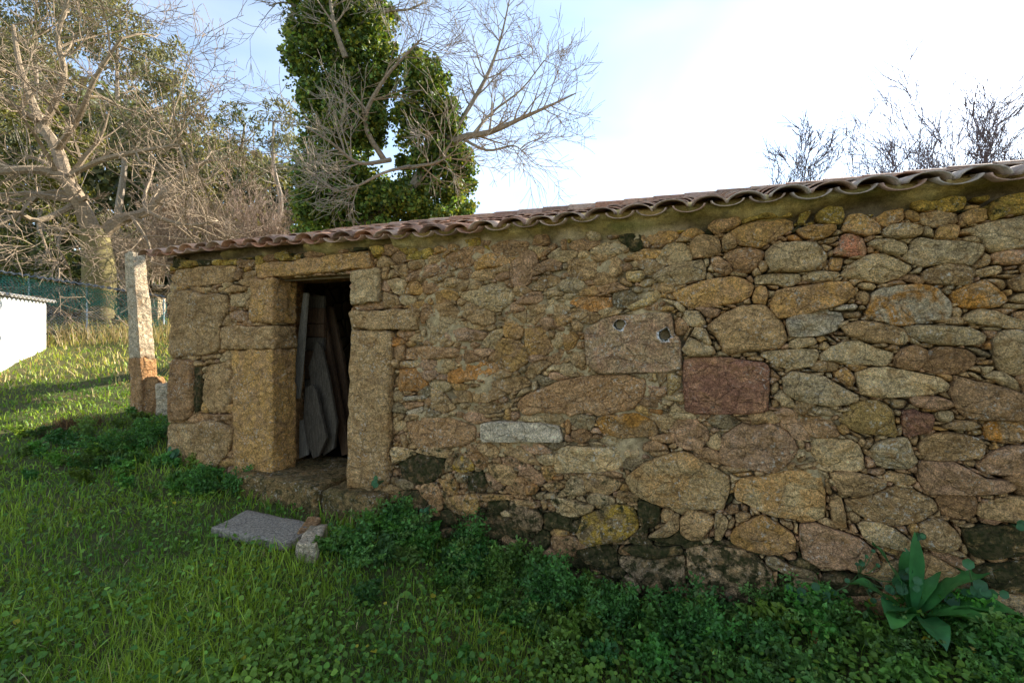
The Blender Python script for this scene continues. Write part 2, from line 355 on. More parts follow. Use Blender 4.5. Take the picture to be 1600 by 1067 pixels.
STONES = """l 223,2373 484,2345 484,2300 331,2283 213,2302
m 64,2422 204,2401 209,2296 54,2298
m 493,2357 688,2333 670,2290 502,2286
l 816,2313 1045,2336 1045,2275 816,2282
b 1063,2310 1334,2306 1334,2246 1063,2243
l 1593,2355 1704,2371 1796,2301 1688,2273 1593,2302
t 74,2271 577,2289 1045,2263 1010,2105 670,2082 94,2099 -27,2177
t 134,2039 427,2035 596,1972 743,1992 923,1961 940,1813 833,1679 816,1542 842,1480 779,1393 596,1353 94,1319 34,1384 54,1542 104,1634 64,1726 74,1949
t 350,2076 559,2062 568,2017 427,2022
p 577,2061 670,2064 670,2007 596,1997
p 743,2054 869,2062 851,2013 761,2004
t 869,2012 1028,2068 1233,2036 1216,2006 958,1985
p 975,1972 1233,1981 1233,1915 1183,1838 975,1861
k 958,1788 1063,1811 1233,1783 1216,1711 1097,1694 975,1739
o 1028,1689 1165,1682 1157,1657 1045,1658
t 1191,1904 1258,1915 1250,1819 1191,1814
t 1131,2185 1317,2212 1334,2151 1140,2118
t 825,1356 905,1407 1045,1396 1045,1304 887,1301
t 559,1327 807,1368 807,1325 577,1295
b 54,1297 421,1290 451,1039 400,695 287,646 33,629 11,1022
d 431,1209 552,1232 532,771 431,731
t 624,1247 887,1278 993,1182 975,1059 1010,913 887,759 670,758 540,890 577,1120
b 521,730 816,736 1045,763 1045,708 816,674 577,683
t -7,585 474,625 465,121 388,23 94,-11 14,112
t 493,633 615,679 816,668 1010,620 1045,525 975,372 816,233 707,134 484,123
t 2781,2159 2845,2249 2909,2235 2984,2168 2883,2143
t 2871,2148 2940,2145 2909,2037 2864,2049
p 2946,2129 2984,2127 2990,2085 2909,2032
t 2990,2152 3107,2166 3132,2098 3107,2048 2997,2085
p 2909,2026 3009,2053 3107,2028 3083,1896 2972,1920
t 2871,1934 3009,1898 3058,1825 2871,1782
t 3126,2170 3264,2192 3264,2122 3156,2097
o 2896,1516 2934,1537 3095,1526 3107,1486 2959,1454 2883,1484
t 2934,1349 3034,1361 3040,1279 2959,1277
o 3039,1265 3197,1279 3257,1220 3327,1142 3233,1088 3039,1079
b 2951,2243 3026,2289 3100,2254 3088,2183 3026,2166 2964,2200
l 3100,2233 3339,2288 3374,2236 3339,2193 3112,2197
g 3374,2276 3443,2301 3506,2266 3478,2239 3397,2234
g 3517,2305 3590,2300 3634,2248 3623,2224 3523,2251
l 3651,2324 3808,2336 3813,2279 3700,2267 3645,2281
b 3824,2311 3903,2305 3893,2263 3824,2268
t 2875,2248 2951,2212 2995,2167 2926,2151 2875,2164
t 2875,2143 2945,2144 2901,2058 2869,2059
t 2989,2157 3112,2166 3131,2068 3063,2050 2995,2085
p 3118,2176 3280,2197 3310,2144 3173,2101 3124,2140
t 3327,2209 3432,2222 3455,2161 3327,2138
k 3124,2068 3269,2117 3292,2080 3149,2006
b 3893,2259 4017,2297 4217,2272 4207,2209 4078,2162 3914,2210
t 3700,1963 3765,1999 3829,1957 3808,1920 3711,1914
t 3634,1771 3700,1827 3945,1726 3934,1651 3861,1623 3765,1643 3656,1702
t 3374,1806 3534,1832 3634,1741 3590,1693 3386,1726
t 3316,2029 3568,2076 3590,2045 3443,1993
t 3914,2087 4058,2098 4068,2050 3934,2038
k 3478,1576 3590,1625 3893,1575 3840,1518 3545,1507 3489,1537
t 3124,1536 3245,1577 3280,1537 3269,1496 3137,1506
t 4017,1706 4178,1740 4295,1674 4276,1629 4118,1630 4027,1659
g 4191,1605 4337,1618 4379,1550 4431,1451 4375,1406 4220,1403 4196,1467
b 3100,1441 3280,1468 3645,1446 3612,1378 3245,1346 3100,1359
t 3045,1337 3245,1336 3233,1295 3051,1286
k 3245,1250 3397,1264 3409,1205 3339,1168 3257,1200
o 3512,1248 3700,1321 3914,1354 3986,1318 3965,1271 3808,1209 3590,1162 3512,1179
t 3733,1119 3976,1214 4178,1240 4246,1178 4068,1106 3893,1022 3754,1014
t 3557,1102 3722,1109 3744,1014 3634,1027
t 3678,972 3872,1011 4098,1033 4078,994 3872,935 3700,934
t 3351,1123 3455,1088 3590,966 3478,911 3362,944
w 3076,1030 3304,1056 3304,1026 3082,994
k 3076,978 3280,999 3269,963 3088,928
w 3100,908 3269,956 3269,913 3112,873
t 3014,861 3063,895 3094,866 3082,830 3026,821
b 3112,816 3280,868 3545,876 3776,823 3776,718 3634,657 3420,629 3245,613 3149,666
t 3039,698 3088,722 3131,654 3094,574
W 3808,851 3948,886 4321,896 4472,883 4511,767 3819,709
b 4127,1031 4201,1104 4422,1191 4477,1221 4713,1262 4969,1279 5101,1243 5092,1150 5005,1038 4783,979 4642,998 4550,955 4516,981 4290,967 4201,937 4149,983
k 3754,1447 3914,1449 3945,1421 3861,1382 3776,1400
k 4078,966 4138,970 4158,925 4098,884 4078,901
t 3829,923 4017,953 4017,925 3861,896
t 4186,1265 4243,1345 4346,1366 4412,1344 4326,1279 4254,1228 4201,1241
p 4478,1318 4552,1355 4588,1321 4588,1276 4515,1248 4469,1264
p 4250,1202 4289,1213 4298,1149 4250,1115
d 3026,460 3245,563 3478,535 3478,416 3339,321 3221,297 3063,330
L 3568,544 3645,581 3754,552 3754,476 3634,438 3557,454
t 3787,685 3893,704 3976,659 3955,591 3861,601 3808,644
k 3992,593 4085,622 4201,584 4321,518 4356,464 4321,412 4222,425 4165,492 4085,562 4003,554
k 4149,722 4191,720 4316,731 4402,695 4402,671 4295,647 4191,671
t 3872,536 4068,556 4128,488 4078,389 3945,411 3893,471
d 3700,441 3829,474 3882,366 3840,303 3700,305
t 3489,418 3557,435 3568,377 3500,360
t 3443,284 3500,261 3590,155 3700,131 3689,91 3545,109 3466,177
d 3039,224 3233,248 3327,159 3280,82 3063,52
b 3579,300 3667,301 3667,262 3601,264
g 3722,289 4088,316 4088,288 3872,250 3733,261
b 3787,239 3872,241 3861,182 3797,183
p 3976,170 4017,194 4098,178 4088,139 3996,135
d 3829,140 3976,151 4197,72 4256,-29 4118,-24 3861,78
t 4098,289 4295,287 4295,242 4118,255
o 4191,396 4250,431 4303,419 4289,362 4211,334
b 4250,2248 4279,2319 4375,2311 4379,2248 4317,2216
b 4327,2179 4431,2253 4450,2225 4422,2182 4337,2142
k 4235,2057 4384,2130 4478,2107 4487,2044 4356,2033 4259,2010
p 4696,2172 4783,2218 4903,2226 4962,2179 4920,2131 4766,2128 4704,2145
t 4533,2112 4713,2110 4757,2081 4740,1961 4642,1957 4533,1997
t 4792,2079 4886,2116 4929,2080 4929,1995 4869,1964 4801,2001
P 4958,2002 5069,2004 5086,1962 5053,1930 4962,1934
p 5139,1970 5245,2027 5453,2062 5480,1996 5476,1933 5307,1897 5182,1920 5144,1944
g 4962,2112 5086,2154 5198,2138 5166,2090 5028,2074
b 4740,1900 4886,1929 4987,1882 4835,1853 4748,1874
o 4543,1792 4588,1835 4852,1827 4861,1758 4748,1726 4678,1728
P 4950,1756 5053,1796 5166,1875 5198,1825 5126,1761 5004,1730
g 5174,1735 5245,1766 5292,1740 5268,1716 5190,1722
t 4191,1783 4356,1788 4365,1725 4279,1644 4191,1673
g 4422,1652 4478,1723 4570,1668 4506,1624 4431,1616
t 4570,1641 4615,1667 4651,1632 4642,1579 4588,1579
t 4431,1777 4524,1802 4561,1739 4478,1678 4422,1697
t 4327,1871 4413,1904 4506,1874 4497,1847 4384,1842
e 4660,2297 4713,2328 4783,2270 4766,2237 4696,2242
b 4478,2267 4524,2273 4524,2184 4487,2177
H 4656,1597 4690,1611 4783,1665 4898,1700 5053,1702 5096,1715 5266,1707 5282,1563 5323,1537 5332,1321 5224,1300 4760,1277 4675,1354
g 4497,1577 4570,1585 4624,1541 4579,1462 4506,1434
t 4384,1595 4441,1586 4431,1523 4384,1532
t 4552,1656 4606,1669 4651,1629 4633,1581 4570,1590
s 4970,1284 5118,1292 5110,1250 5045,1256
P 5134,1284 5158,1297 5174,1252 5150,1218
P 5236,1287 5263,1301 5321,1266 5317,1209 5255,1141 5232,1156
p 5194,1113 5284,1109 5261,1067 5198,1080
o 5110,1050 5206,1048 5206,1007 5126,1018
s 4561,936 4633,976 4740,966 4713,868 4588,876
o 4506,915 4533,952 4556,901 4552,829 4520,818
O 4740,948 4835,989 5045,1010 5158,951 5174,861 4920,828 4783,856
b 4561,848 4669,878 4713,825 4642,766 4552,785
p 4696,780 4757,793 4801,771 4766,755
e 4427,649 4469,716 4533,739 4713,742 4920,764 4945,690 4920,603 4748,567 4441,529
p 4987,737 5045,767 5053,701 5028,682 4995,695
b 5077,795 5174,836 5253,777 5166,753 5077,753
k 5248,900 5302,977 5416,993 5491,934 5502,871 5454,796 5363,779 5302,806
t 4588,532 4713,555 4827,541 4929,510 4903,465 4827,412 4660,426 4633,502
t 4327,431 4478,466 4515,426 4384,383
o 4413,495 4497,522 4501,487 4422,469
e 4337,359 4450,383 4441,337 4346,315
e 4524,383 4597,383 4579,337 4515,337
b 4375,301 4441,292 4431,228 4375,238
k 4191,267 4298,300 4327,258 4250,230 4191,240
L 4599,102 4652,241 4783,306 4852,348 4996,358 5031,291 5040,189 4920,94 4852,82 4694,24 4623,35
g 4394,78 4441,112 4533,109 4538,74 4413,50
d 4542,149 4597,201 4637,181 4624,117 4570,91
m 5037,397 5150,412 5190,359 5182,267 5086,203 5045,281
G 4952,542 5009,607 5096,674 5224,739 5328,771 5389,755 5527,683 5628,631 5616,525 5585,412 5468,405 5307,387 5203,386 5075,422 5009,449
k 5567,806 5578,893 5643,946 5706,989 5755,969 5851,999 5944,960 5984,911 6016,846 5984,783 5911,701 5844,678 5769,693 5699,701 5643,695 5571,719
g 5636,654 5762,679 5762,662 5664,637
G 5650,571 5684,629 5832,662 5942,707 6091,723 6135,708 6161,554 6152,444 6091,403 5988,404 5846,412 5773,442 5662,489
b 5589,399 5636,452 5682,450 5678,396 5621,372
b 5689,459 5734,442 5734,403 5699,414
t 5741,447 5783,449 5803,413 5776,402
d 5629,506 5643,523 5646,485 5621,450 5593,438
t 5317,306 5378,384 5476,370 5531,346 5520,296 5446,189 5371,177 5325,218
t 5105,159 5224,257 5266,338 5311,344 5307,235 5224,178
e 5538,378 5578,384 5618,335 5600,285 5564,201 5535,212
t 5614,319 5643,370 5660,349 5643,299 5614,283
k 5505,255 5535,283 5535,227 5498,214
e 5446,181 5491,204 5527,191 5505,163 5461,156
g 5635,259 5671,319 5803,404 5850,392 5983,314 6000,279 5993,226 5931,185 5830,164 5741,175 5671,187 5635,212
M 5356,110 5416,140 5585,165 5643,159 5727,165 5796,124 5871,46 5877,-14 5894,-79 5864,-130 5775,-203 5699,-227 5585,-213 5439,-212 5378,-112 5363,-2
m 4920,53 5101,104 5189,98 5314,135 5345,84 5166,24 5003,16
M 4903,-18 5003,4 5158,6 5345,60 5349,-134 5276,-165 5189,-223 5085,-237 5036,-163 4920,-83
m 4597,-2 4783,38 4886,30 4895,-88 4792,-133 4642,-152 4570,-130
k 4327,-83 4394,-36 4487,-91 4431,-110 4346,-107
d 4384,-218 4588,-180 4783,-160 4886,-175 4869,-264 4660,-289 4431,-299
b 5871,46 5904,67 5897,-25 5881,-13
d 5911,38 5977,51 5990,-52 5944,-151 5911,-158 5897,-70
b 5857,-170 5877,-158 5931,-207 5904,-228
s 5834,130 5877,161 5951,121 6074,106 6118,78 6118,56 5996,54 5897,81 5837,100
k 5911,167 5951,192 6009,184 6016,155 5957,137
e 5796,154 5830,152 5823,121 5803,125
b 5977,216 6016,245 6032,225 6016,200 5983,198
e 5990,382 6016,379 6016,304 5993,316
t 5911,393 5977,388 5990,352 5951,350 5917,372
t 5864,402 5904,392 5904,370 5871,380
k 6023,377 6108,398 6224,369 6337,341 6416,267 6434,213 6416,172 6359,146 6257,162 6125,138 6036,181 6023,298
d 6148,88 6253,130 6419,105 6443,67 6361,15 6240,-3 6129,26
t 6170,714 6259,738 6337,729 6460,703 6460,668 6414,627 6313,593 6234,594 6204,667
t 6157,669 6191,643 6201,579 6179,569 6160,588
t 6176,554 6222,582 6247,556 6265,421 6271,393 6240,374 6197,433
t 6163,472 6176,484 6179,437 6166,436
t 6265,486 6301,498 6346,462 6337,435 6307,424 6271,451
k 6277,423 6307,420 6331,381 6319,365 6283,381
e 6325,423 6361,450 6448,449 6534,399 6590,359 6601,320 6568,303 6477,319 6408,322 6349,362
g 6419,303 6534,308 6557,291 6551,266 6477,263
b 6431,269 6511,255 6477,228 6437,235
k 6506,443 6551,450 6573,405 6557,395 6523,418
t 6559,278 6620,309 6669,304 6739,269 6818,223 6813,195 6755,137 6647,115 6592,194
t 6257,559 6328,584 6409,617 6508,670 6583,665 6671,621 6700,588 6691,551 6621,482 6541,455 6477,449 6384,466 6337,482 6273,530
t 6448,716 6477,755 6562,750 6609,721 6579,686 6506,695 6454,703
k 6466,694 6506,691 6494,669 6469,669
b 6696,635 6771,655 6865,670 6878,625 6870,558 6839,527 6781,525 6723,537
t 6685,525 6715,570 6718,519 6691,515
t 6620,467 6674,510 6728,511 6776,464 6802,408 6787,358 6728,334 6664,337 6603,382
t 6760,512 6834,519 6823,491 6781,495
b 6781,485 6808,469 6805,421 6792,439
t 6802,381 6823,391 6839,347 6829,325 6805,341
k 6677,322 6723,334 6813,302 6849,282 6839,233 6781,256 6728,287 6685,300
t 6603,341 6642,333 6625,310 6606,320
t 6644,327 6669,331 6666,310 6647,310
t 6854,329 6885,335 6921,308 6875,277 6860,290
b 6813,322 6854,310 6854,293 6818,303
m 6813,470 6916,508 7068,528 7132,512 7132,410 7068,380 6986,349 6916,327 6854,336 6829,392
m 6854,270 6926,296 7068,341 7132,353 7132,212 7068,167 6961,152 6885,202 6860,237
t 6875,559 6885,620 6961,663 7068,690 7122,690 7122,562 7068,548 6986,548 6906,543
t 6852,529 6880,546 6890,521 6860,503
t 6880,672 6946,681 6949,658 6895,658
t 6954,681 7001,707 7016,683 6961,663
k 6890,650 6928,649 6923,632 6890,627
k 6618,827 6656,838 6771,842 6827,812 6901,763 7029,771 7037,737 6989,697 6855,673 6645,646 6615,724
k 6592,677 6614,721 6639,662 6631,648
p 5925,1288 5988,1330 6064,1317 6158,1296 6244,1241 6328,1195 6324,1164 6263,1138 6178,1121 6074,1139 5988,1163 5935,1200
g 6201,1321 6267,1365 6315,1282 6289,1239 6237,1272
e 6308,1332 6391,1364 6483,1363 6598,1340 6708,1314 6754,1273 6740,1243 6645,1213 6538,1201 6431,1188 6337,1203 6321,1275
k 6574,1191 6589,1204 6697,1206 6755,1188 6769,1158 6736,1138 6658,1134 6594,1149
e 6477,1179 6508,1188 6571,1177 6574,1155 6550,1127 6499,1128
t 6449,1179 6483,1187 6490,1162 6478,1142 6457,1160
r 6538,1114 6599,1124 6619,1107 6668,1110 6680,1080 6668,1011 6599,981 6564,963 6546,990 6538,1064
e 6687,1111 6721,1131 6769,1128 6779,1086 6755,1057 6716,1058 6687,1086
t 6716,1033 6783,1077 6849,1079 6891,1052 6840,1030 6774,1022
P 6840,1024 6886,1034 6904,1011 6858,993
e 6783,1021 6826,1016 6821,1005 6788,1011
b 6750,1230 6776,1328 6802,1317 6895,1290 6968,1275 7021,1254 7091,1199 7091,1113 7030,1091 6941,1088 6826,1095 6783,1141
O 6902,1059 6941,1082 7091,1089 7091,985 6986,971 6909,985
t 6614,914 6658,980 6745,1011 6812,1004 6877,985 6909,940 6895,897 6840,868 6755,851 6633,848
k 6877,842 6941,919 7021,956 7109,964 7109,825 6968,792 6895,802
t 6807,859 6877,863 6868,817 6826,831
t 6891,974 6927,972 6945,944 6914,947
e 6948,959 7004,963 6986,944
t 6574,948 6621,977 6611,914 6584,924
e 6629,977 6658,986 6633,947
T 6295,1138 6336,1157 6420,1168 6462,1148 6493,1105 6501,1043 6514,981 6498,958 6457,970 6346,974 6293,989 6216,1043 6254,1084
p 6202,1101 6282,1128 6298,1103 6216,1085
p 6075,1106 6160,1121 6210,1075 6183,1060 6092,1068
p 6216,1075 6249,1081 6243,1064 6221,1063
b 6023,1036 6115,1056 6199,1028 6232,946 6160,930 6081,934 6035,984
e 6081,901 6132,921 6232,920 6282,924 6325,902 6352,833 6349,762 6325,741 6205,737 6115,778 6086,828
t 6260,1000 6325,966 6368,937 6346,929 6293,957
t 6373,931 6410,947 6405,909 6373,867 6352,878
e 6415,960 6472,962 6472,946 6426,936
e 6389,869 6415,916 6483,947 6554,962 6574,936 6589,875 6609,833 6599,807 6554,778 6457,780 6410,794
e 6501,1118 6534,1114 6529,1082 6506,1087
g 6506,1062 6531,1076 6534,1039 6514,1037
t 6516,1025 6544,1033 6541,964 6521,963
k 6362,757 6462,776 6462,743 6426,720 6373,736
k 6564,779 6609,808 6617,778 6604,752 6574,761
k 6049,878 6069,900 6084,867 6075,830 6052,838
t 6006,780 6046,817 6058,798 6023,762
t 5988,738 6104,783 6123,765 6092,749 6023,721
t 6330,1173 6346,1193 6378,1175 6352,1158
r 5337,1380 5409,1405 5600,1409 5837,1374 5854,1352 5851,1276 5844,1070 5699,1045 5409,1027 5352,1040 5340,1177
t 5488,1622 5585,1697 5699,1749 5825,1746 5882,1692 5925,1631 5949,1562 5946,1514 5904,1469 5740,1455 5624,1425 5585,1449 5555,1533 5492,1597
p 5333,1672 5348,1720 5439,1718 5483,1630 5461,1610 5363,1623
t 5333,1526 5371,1611 5405,1610 5348,1510
p 5394,1566 5416,1606 5476,1598 5516,1502 5498,1486 5424,1534
e 5333,1461 5375,1542 5520,1479 5542,1439 5513,1419 5378,1413
e 5535,1518 5578,1471 5549,1447 5531,1471
t 5491,1566 5535,1542 5535,1522 5505,1534
t 5337,1412 5378,1421 5386,1397 5340,1384
t 5629,1425 5692,1441 5699,1414 5636,1409
e 5699,1441 5789,1450 5789,1423 5706,1414
e 5796,1427 5830,1451 6010,1468 6106,1469 6122,1440 6093,1365 5977,1344 5891,1361 5844,1405
e 5964,1512 6010,1535 6099,1539 6112,1498 6010,1475 5964,1482
b 5864,1345 5924,1286 5904,1270 5851,1299
e 5857,1215 5884,1262 5908,1255 5908,1202 5871,1170
e 5864,1147 5904,1149 5911,1112 5871,1086
k 5878,1072 5944,1098 6016,1073 6010,1035 5918,1017
t 6081,1346 6109,1393 6188,1395 6232,1370 6210,1336 6115,1334
p 6081,1319 6155,1328 6155,1308 6098,1307
e 6160,1322 6194,1323 6199,1290 6166,1296
t 5371,2121 5394,2208 5454,2227 5549,2204 5575,2139 5567,2092 5483,2073 5394,2079
t 5578,2186 5614,2222 5643,2196 5671,2147 5657,2125 5585,2106
g 5491,2272 5527,2308 5685,2325 5692,2278 5614,2238 5542,2220
l 5699,2300 5741,2331 5971,2320 5977,2297 5783,2289 5706,2273
g 5629,2233 5706,2269 5844,2291 5944,2285 5984,2267 5984,2214 5878,2162 5810,2114 5741,2127 5664,2148
b 5585,2083 5643,2110 5741,2123 5810,2099 5830,2074 5789,2000 5741,1957 5657,1961 5629,2025
b 5509,2048 5557,2077 5585,2051 5629,2017 5643,1977 5593,1941 5527,1991
e 5461,2067 5498,2068 5505,2016 5476,2002
p 5483,1970 5505,1977 5531,1936 5520,1920 5483,1922
p 5835,2079 5871,2125 6005,2136 6108,2120 6158,2050 6165,2018 6091,1956 6023,1948 5935,1952 5871,1959 5835,2018
t 5789,2000 5810,2037 5841,2020 5844,1967 5810,1949
p 5844,1971 5857,1978 5878,1950 5844,1952
k 5720,1935 5755,1941 5772,1901 5755,1887 5727,1911
e 5776,1932 5878,1942 6016,1935 6023,1890 5971,1859 5864,1882 5776,1878
g 5837,1876 5911,1865 5904,1843 5857,1848
g 5758,1794 5783,1862 5830,1868 5844,1822 5837,1750 5762,1763
e 5847,1837 5898,1839 5878,1790 5847,1791
t 5699,1773 5748,1802 5748,1756 5706,1757
g 5255,1842 5378,1894 5527,1928 5643,1938 5706,1924 5765,1871 5755,1817 5685,1765 5585,1752 5394,1733 5317,1767
g 5861,1753 5893,1837 5988,1853 6191,1877 6279,1877 6302,1818 6263,1754 6191,1725 6057,1689 5918,1659 5871,1692
o 5944,2180 5997,2194 6045,2146 6042,2139 5964,2148
t 5878,2140 5918,2159 5938,2135 5918,2125 5878,2128
k 5971,2143 6010,2141 5997,2123 5971,2128
g 6000,2211 6086,2230 6205,2220 6210,2193 6183,2163 6109,2139 6046,2160
l 6006,2244 6023,2316 6086,2336 6086,2310 6046,2240
l 6112,2268 6121,2306 6177,2340 6238,2328 6252,2281 6249,2235 6216,2225 6132,2246
l 6064,2252 6098,2266 6104,2245 6075,2231
g 6235,2178 6276,2275 6336,2272 6399,2228 6431,2187 6426,2156 6357,2145 6293,2173
t 6138,2140 6232,2162 6238,2145 6194,2106 6149,2119
l 6346,2273 6410,2272 6394,2251
g 6413,2246 6452,2274 6539,2290 6544,2227 6457,2191 6431,2212
g 6547,2271 6579,2283 6619,2245 6624,2214 6604,2203 6559,2232
t 6549,2227 6574,2230 6589,2204 6564,2197
e 6440,2167 6483,2197 6544,2199 6618,2185 6627,2155 6618,2126 6538,2114 6493,2118 6453,2140
R 6194,2057 6232,2106 6243,2158 6282,2168 6346,2137 6357,2097 6370,2071 6362,2026 6314,2026 6243,2040
e 6373,2096 6410,2119 6483,2113 6554,2076 6559,2045 6524,2016 6457,2039 6415,2067
e 6405,2145 6457,2144 6457,2123 6410,2124
o 6405,2055 6436,2060 6439,2034 6405,2036
t 6132,2107 6155,2112 6199,2089 6166,2059 6143,2080
t 6092,1964 6171,2025 6177,1999 6132,1955
g 6177,1953 6183,2031 6260,2026 6254,1994 6238,1940 6199,1945
e 6238,1923 6293,1985 6357,2020 6405,2036 6472,2026 6534,1984 6587,1950 6559,1908 6483,1874 6426,1860 6368,1885 6271,1896
e 6029,1920 6092,1951 6221,1937 6235,1920 6205,1892 6104,1880 6035,1893
e 6325,1855 6405,1864 6420,1838 6399,1820 6336,1835
e 6574,1912 6629,1959 6638,1940 6624,1910 6584,1906
l 6574,2323 6624,2343 6697,2341 6697,2280 6673,2267 6609,2276
l 6702,2310 6731,2343 6821,2327 6826,2302 6807,2256 6745,2253 6707,2266
g 6821,2279 6877,2285 6904,2270 6886,2251 6826,2257
l 6849,2318 6927,2327 6936,2308 6909,2288 6877,2297
l 6932,2261 6968,2305 7096,2325 7096,2221 7008,2213 6959,2188 6932,2184
g 6546,2270 6574,2283 6614,2257 6626,2219 6599,2206 6559,2231
t 6551,2226 6569,2230 6589,2210 6579,2195 6554,2201
t 6626,2256 6716,2256 6783,2241 6798,2215 6793,2185 6726,2176 6692,2164 6629,2200
g 6802,2233 6868,2250 6909,2246 6911,2192 6868,2178 6802,2160
e 6631,2169 6648,2186 6687,2152 6687,2103 6629,2126
g 6690,2133 6707,2162 6769,2175 6795,2155 6788,2101 6736,2093 6692,2102
p 6816,2105 6868,2107 6893,2075 6886,2064 6826,2080
p 6798,2143 6895,2164 6986,2185 7109,2203 7109,2041 6986,2015 6941,2009 6895,2075 6849,2120
p 6533,2008 6574,2049 6584,2098 6619,2114 6707,2089 6812,2075 6900,2057 6895,2009 6849,1940 6745,1964 6638,1946 6574,1975
t 6872,1939 6909,2020 6939,1995 6941,1947 6900,1926
k 6941,2000 6986,2012 7100,2013 7100,1938 6995,1941 6950,1976
t 6630,1906 6656,1933 6734,1958 6827,1942 6863,1915 6849,1838 6771,1837 6685,1848 6636,1869
t 6863,1892 6877,1921 6986,1942 6993,1909 6968,1881 6886,1876
k 6999,1926 7052,1935 7048,1912 7004,1911
t 6995,1903 7052,1909 7057,1894 7004,1882
t 7008,1845 7068,1887 7119,1881 7119,1823 7068,1791 7029,1803
w 6194,1716 6232,1738 6320,1742 6328,1720 6309,1704 6216,1703
t 6238,1689 6346,1700 6346,1661 6314,1649 6254,1656
e 6328,1726 6346,1738 6368,1719 6357,1706 6330,1707
t 6314,1778 6325,1816 6368,1828 6394,1795 6389,1744 6368,1725 6325,1758
t 6265,1754 6282,1773 6314,1772 6309,1746 6276,1747
e 6320,1855 6336,1867 6399,1865 6420,1838 6394,1820 6346,1828
w 5946,1650 5988,1678 6091,1696 6161,1714 6168,1694 6234,1693 6247,1647 6211,1608 6218,1585 6135,1558 6033,1542 5964,1550
E 6359,1683 6391,1758 6397,1804 6440,1832 6493,1830 6523,1848 6656,1842 6703,1815 6720,1785 6754,1748 6762,1701 6754,1644 6633,1634 6532,1609 6493,1614 6416,1641 6378,1664
t 6238,1604 6325,1642 6410,1629 6534,1596 6572,1552 6569,1515 6524,1496 6457,1514 6378,1514 6271,1552
t 6399,1501 6457,1513 6478,1495 6447,1479 6394,1488
e 6216,1546 6293,1546 6287,1526 6232,1531
s 6143,1552 6166,1555 6232,1500 6183,1513
e 6115,1486 6155,1519 6188,1487 6160,1467 6121,1466
e 6126,1427 6177,1480 6271,1520 6336,1520 6420,1476 6498,1451 6493,1401 6457,1369 6368,1379 6271,1377 6216,1395 6132,1400
b 6502,1419 6535,1476 6598,1495 6653,1466 6636,1396 6612,1355 6559,1361 6505,1375
b 6629,1367 6658,1429 6653,1453 6697,1485 6745,1491 6826,1474 6877,1433 6868,1391 6812,1347 6745,1330 6673,1337
e 6538,1602 6609,1614 6707,1607 6769,1607 6849,1594 6895,1570 6914,1546 6895,1504 6821,1498 6697,1503 6609,1527 6569,1552
e 6523,1595 6547,1594 6571,1550 6565,1506 6529,1491 6508,1531
O 6755,1795 6821,1823 6904,1861 6941,1824 6990,1775 6995,1740 6968,1711 6923,1703 6821,1708 6774,1740
p 6726,1814 6750,1838 6779,1834 6779,1812 6745,1804
t 6764,1704 6793,1721 6816,1697 6807,1655 6779,1634 6764,1655
e 6816,1703 6844,1705 6835,1678 6819,1678
e 6812,1648 6840,1678 6886,1701 6941,1688 7030,1645 7091,1627 7091,1598 7008,1590 6941,1605 6840,1624
t 6909,1867 6990,1863 7006,1821 6986,1799 6941,1836
t 7004,1863 7096,1864 7096,1789 7030,1797
g 6993,1798 7021,1806 7024,1768 6997,1760
e 7004,1745 7048,1785 7091,1783 7091,1725 7030,1733
p 6977,1711 6995,1731 7091,1717 7091,1697 7013,1697
s 6895,1600 6986,1599 6981,1581 6909,1576
e 6849,1624 6886,1618 6877,1606 6849,1612
p 6941,1504 6950,1554 6987,1578 7039,1581 7081,1564 7145,1533 7145,1363 7068,1350 7021,1342 6976,1358 6950,1420
o 6900,1504 6936,1534 6941,1469 6904,1475
s 6826,1489 6877,1486 6950,1446 6927,1428 6891,1439
g 6891,1415 6950,1422 6945,1392 6895,1391
e 6877,1388 6954,1381 6909,1326 6891,1349
p 6830,1342 6854,1354 6909,1308 6891,1302
e 6904,1326 6941,1357 6986,1346 7035,1307 7039,1266 7013,1259 6963,1293"""
def chaikin(P, q=.2):
    P2 = np.roll(P, -1, 0)
    return np.stack([P * (1 - q) + P2 * q, P * q + P2 * (1 - q)], 1).reshape(-1, 2)
def resample(P, n):
    Q = np.vstack([P, P[:1]])
    d = np.r_[0, np.cumsum(np.hypot(*np.diff(Q, axis=0).T))]
    t = np.linspace(0, d[-1], n, endpoint=False)
    return np.stack([np.interp(t, d, Q[:, 0]), np.interp(t, d, Q[:, 1])], 1)
def parea(P):
    x, y = P[:, 0], P[:, 1]
    return .5 * (np.dot(x, np.roll(y, -1)) - np.dot(y, np.roll(x, -1)))
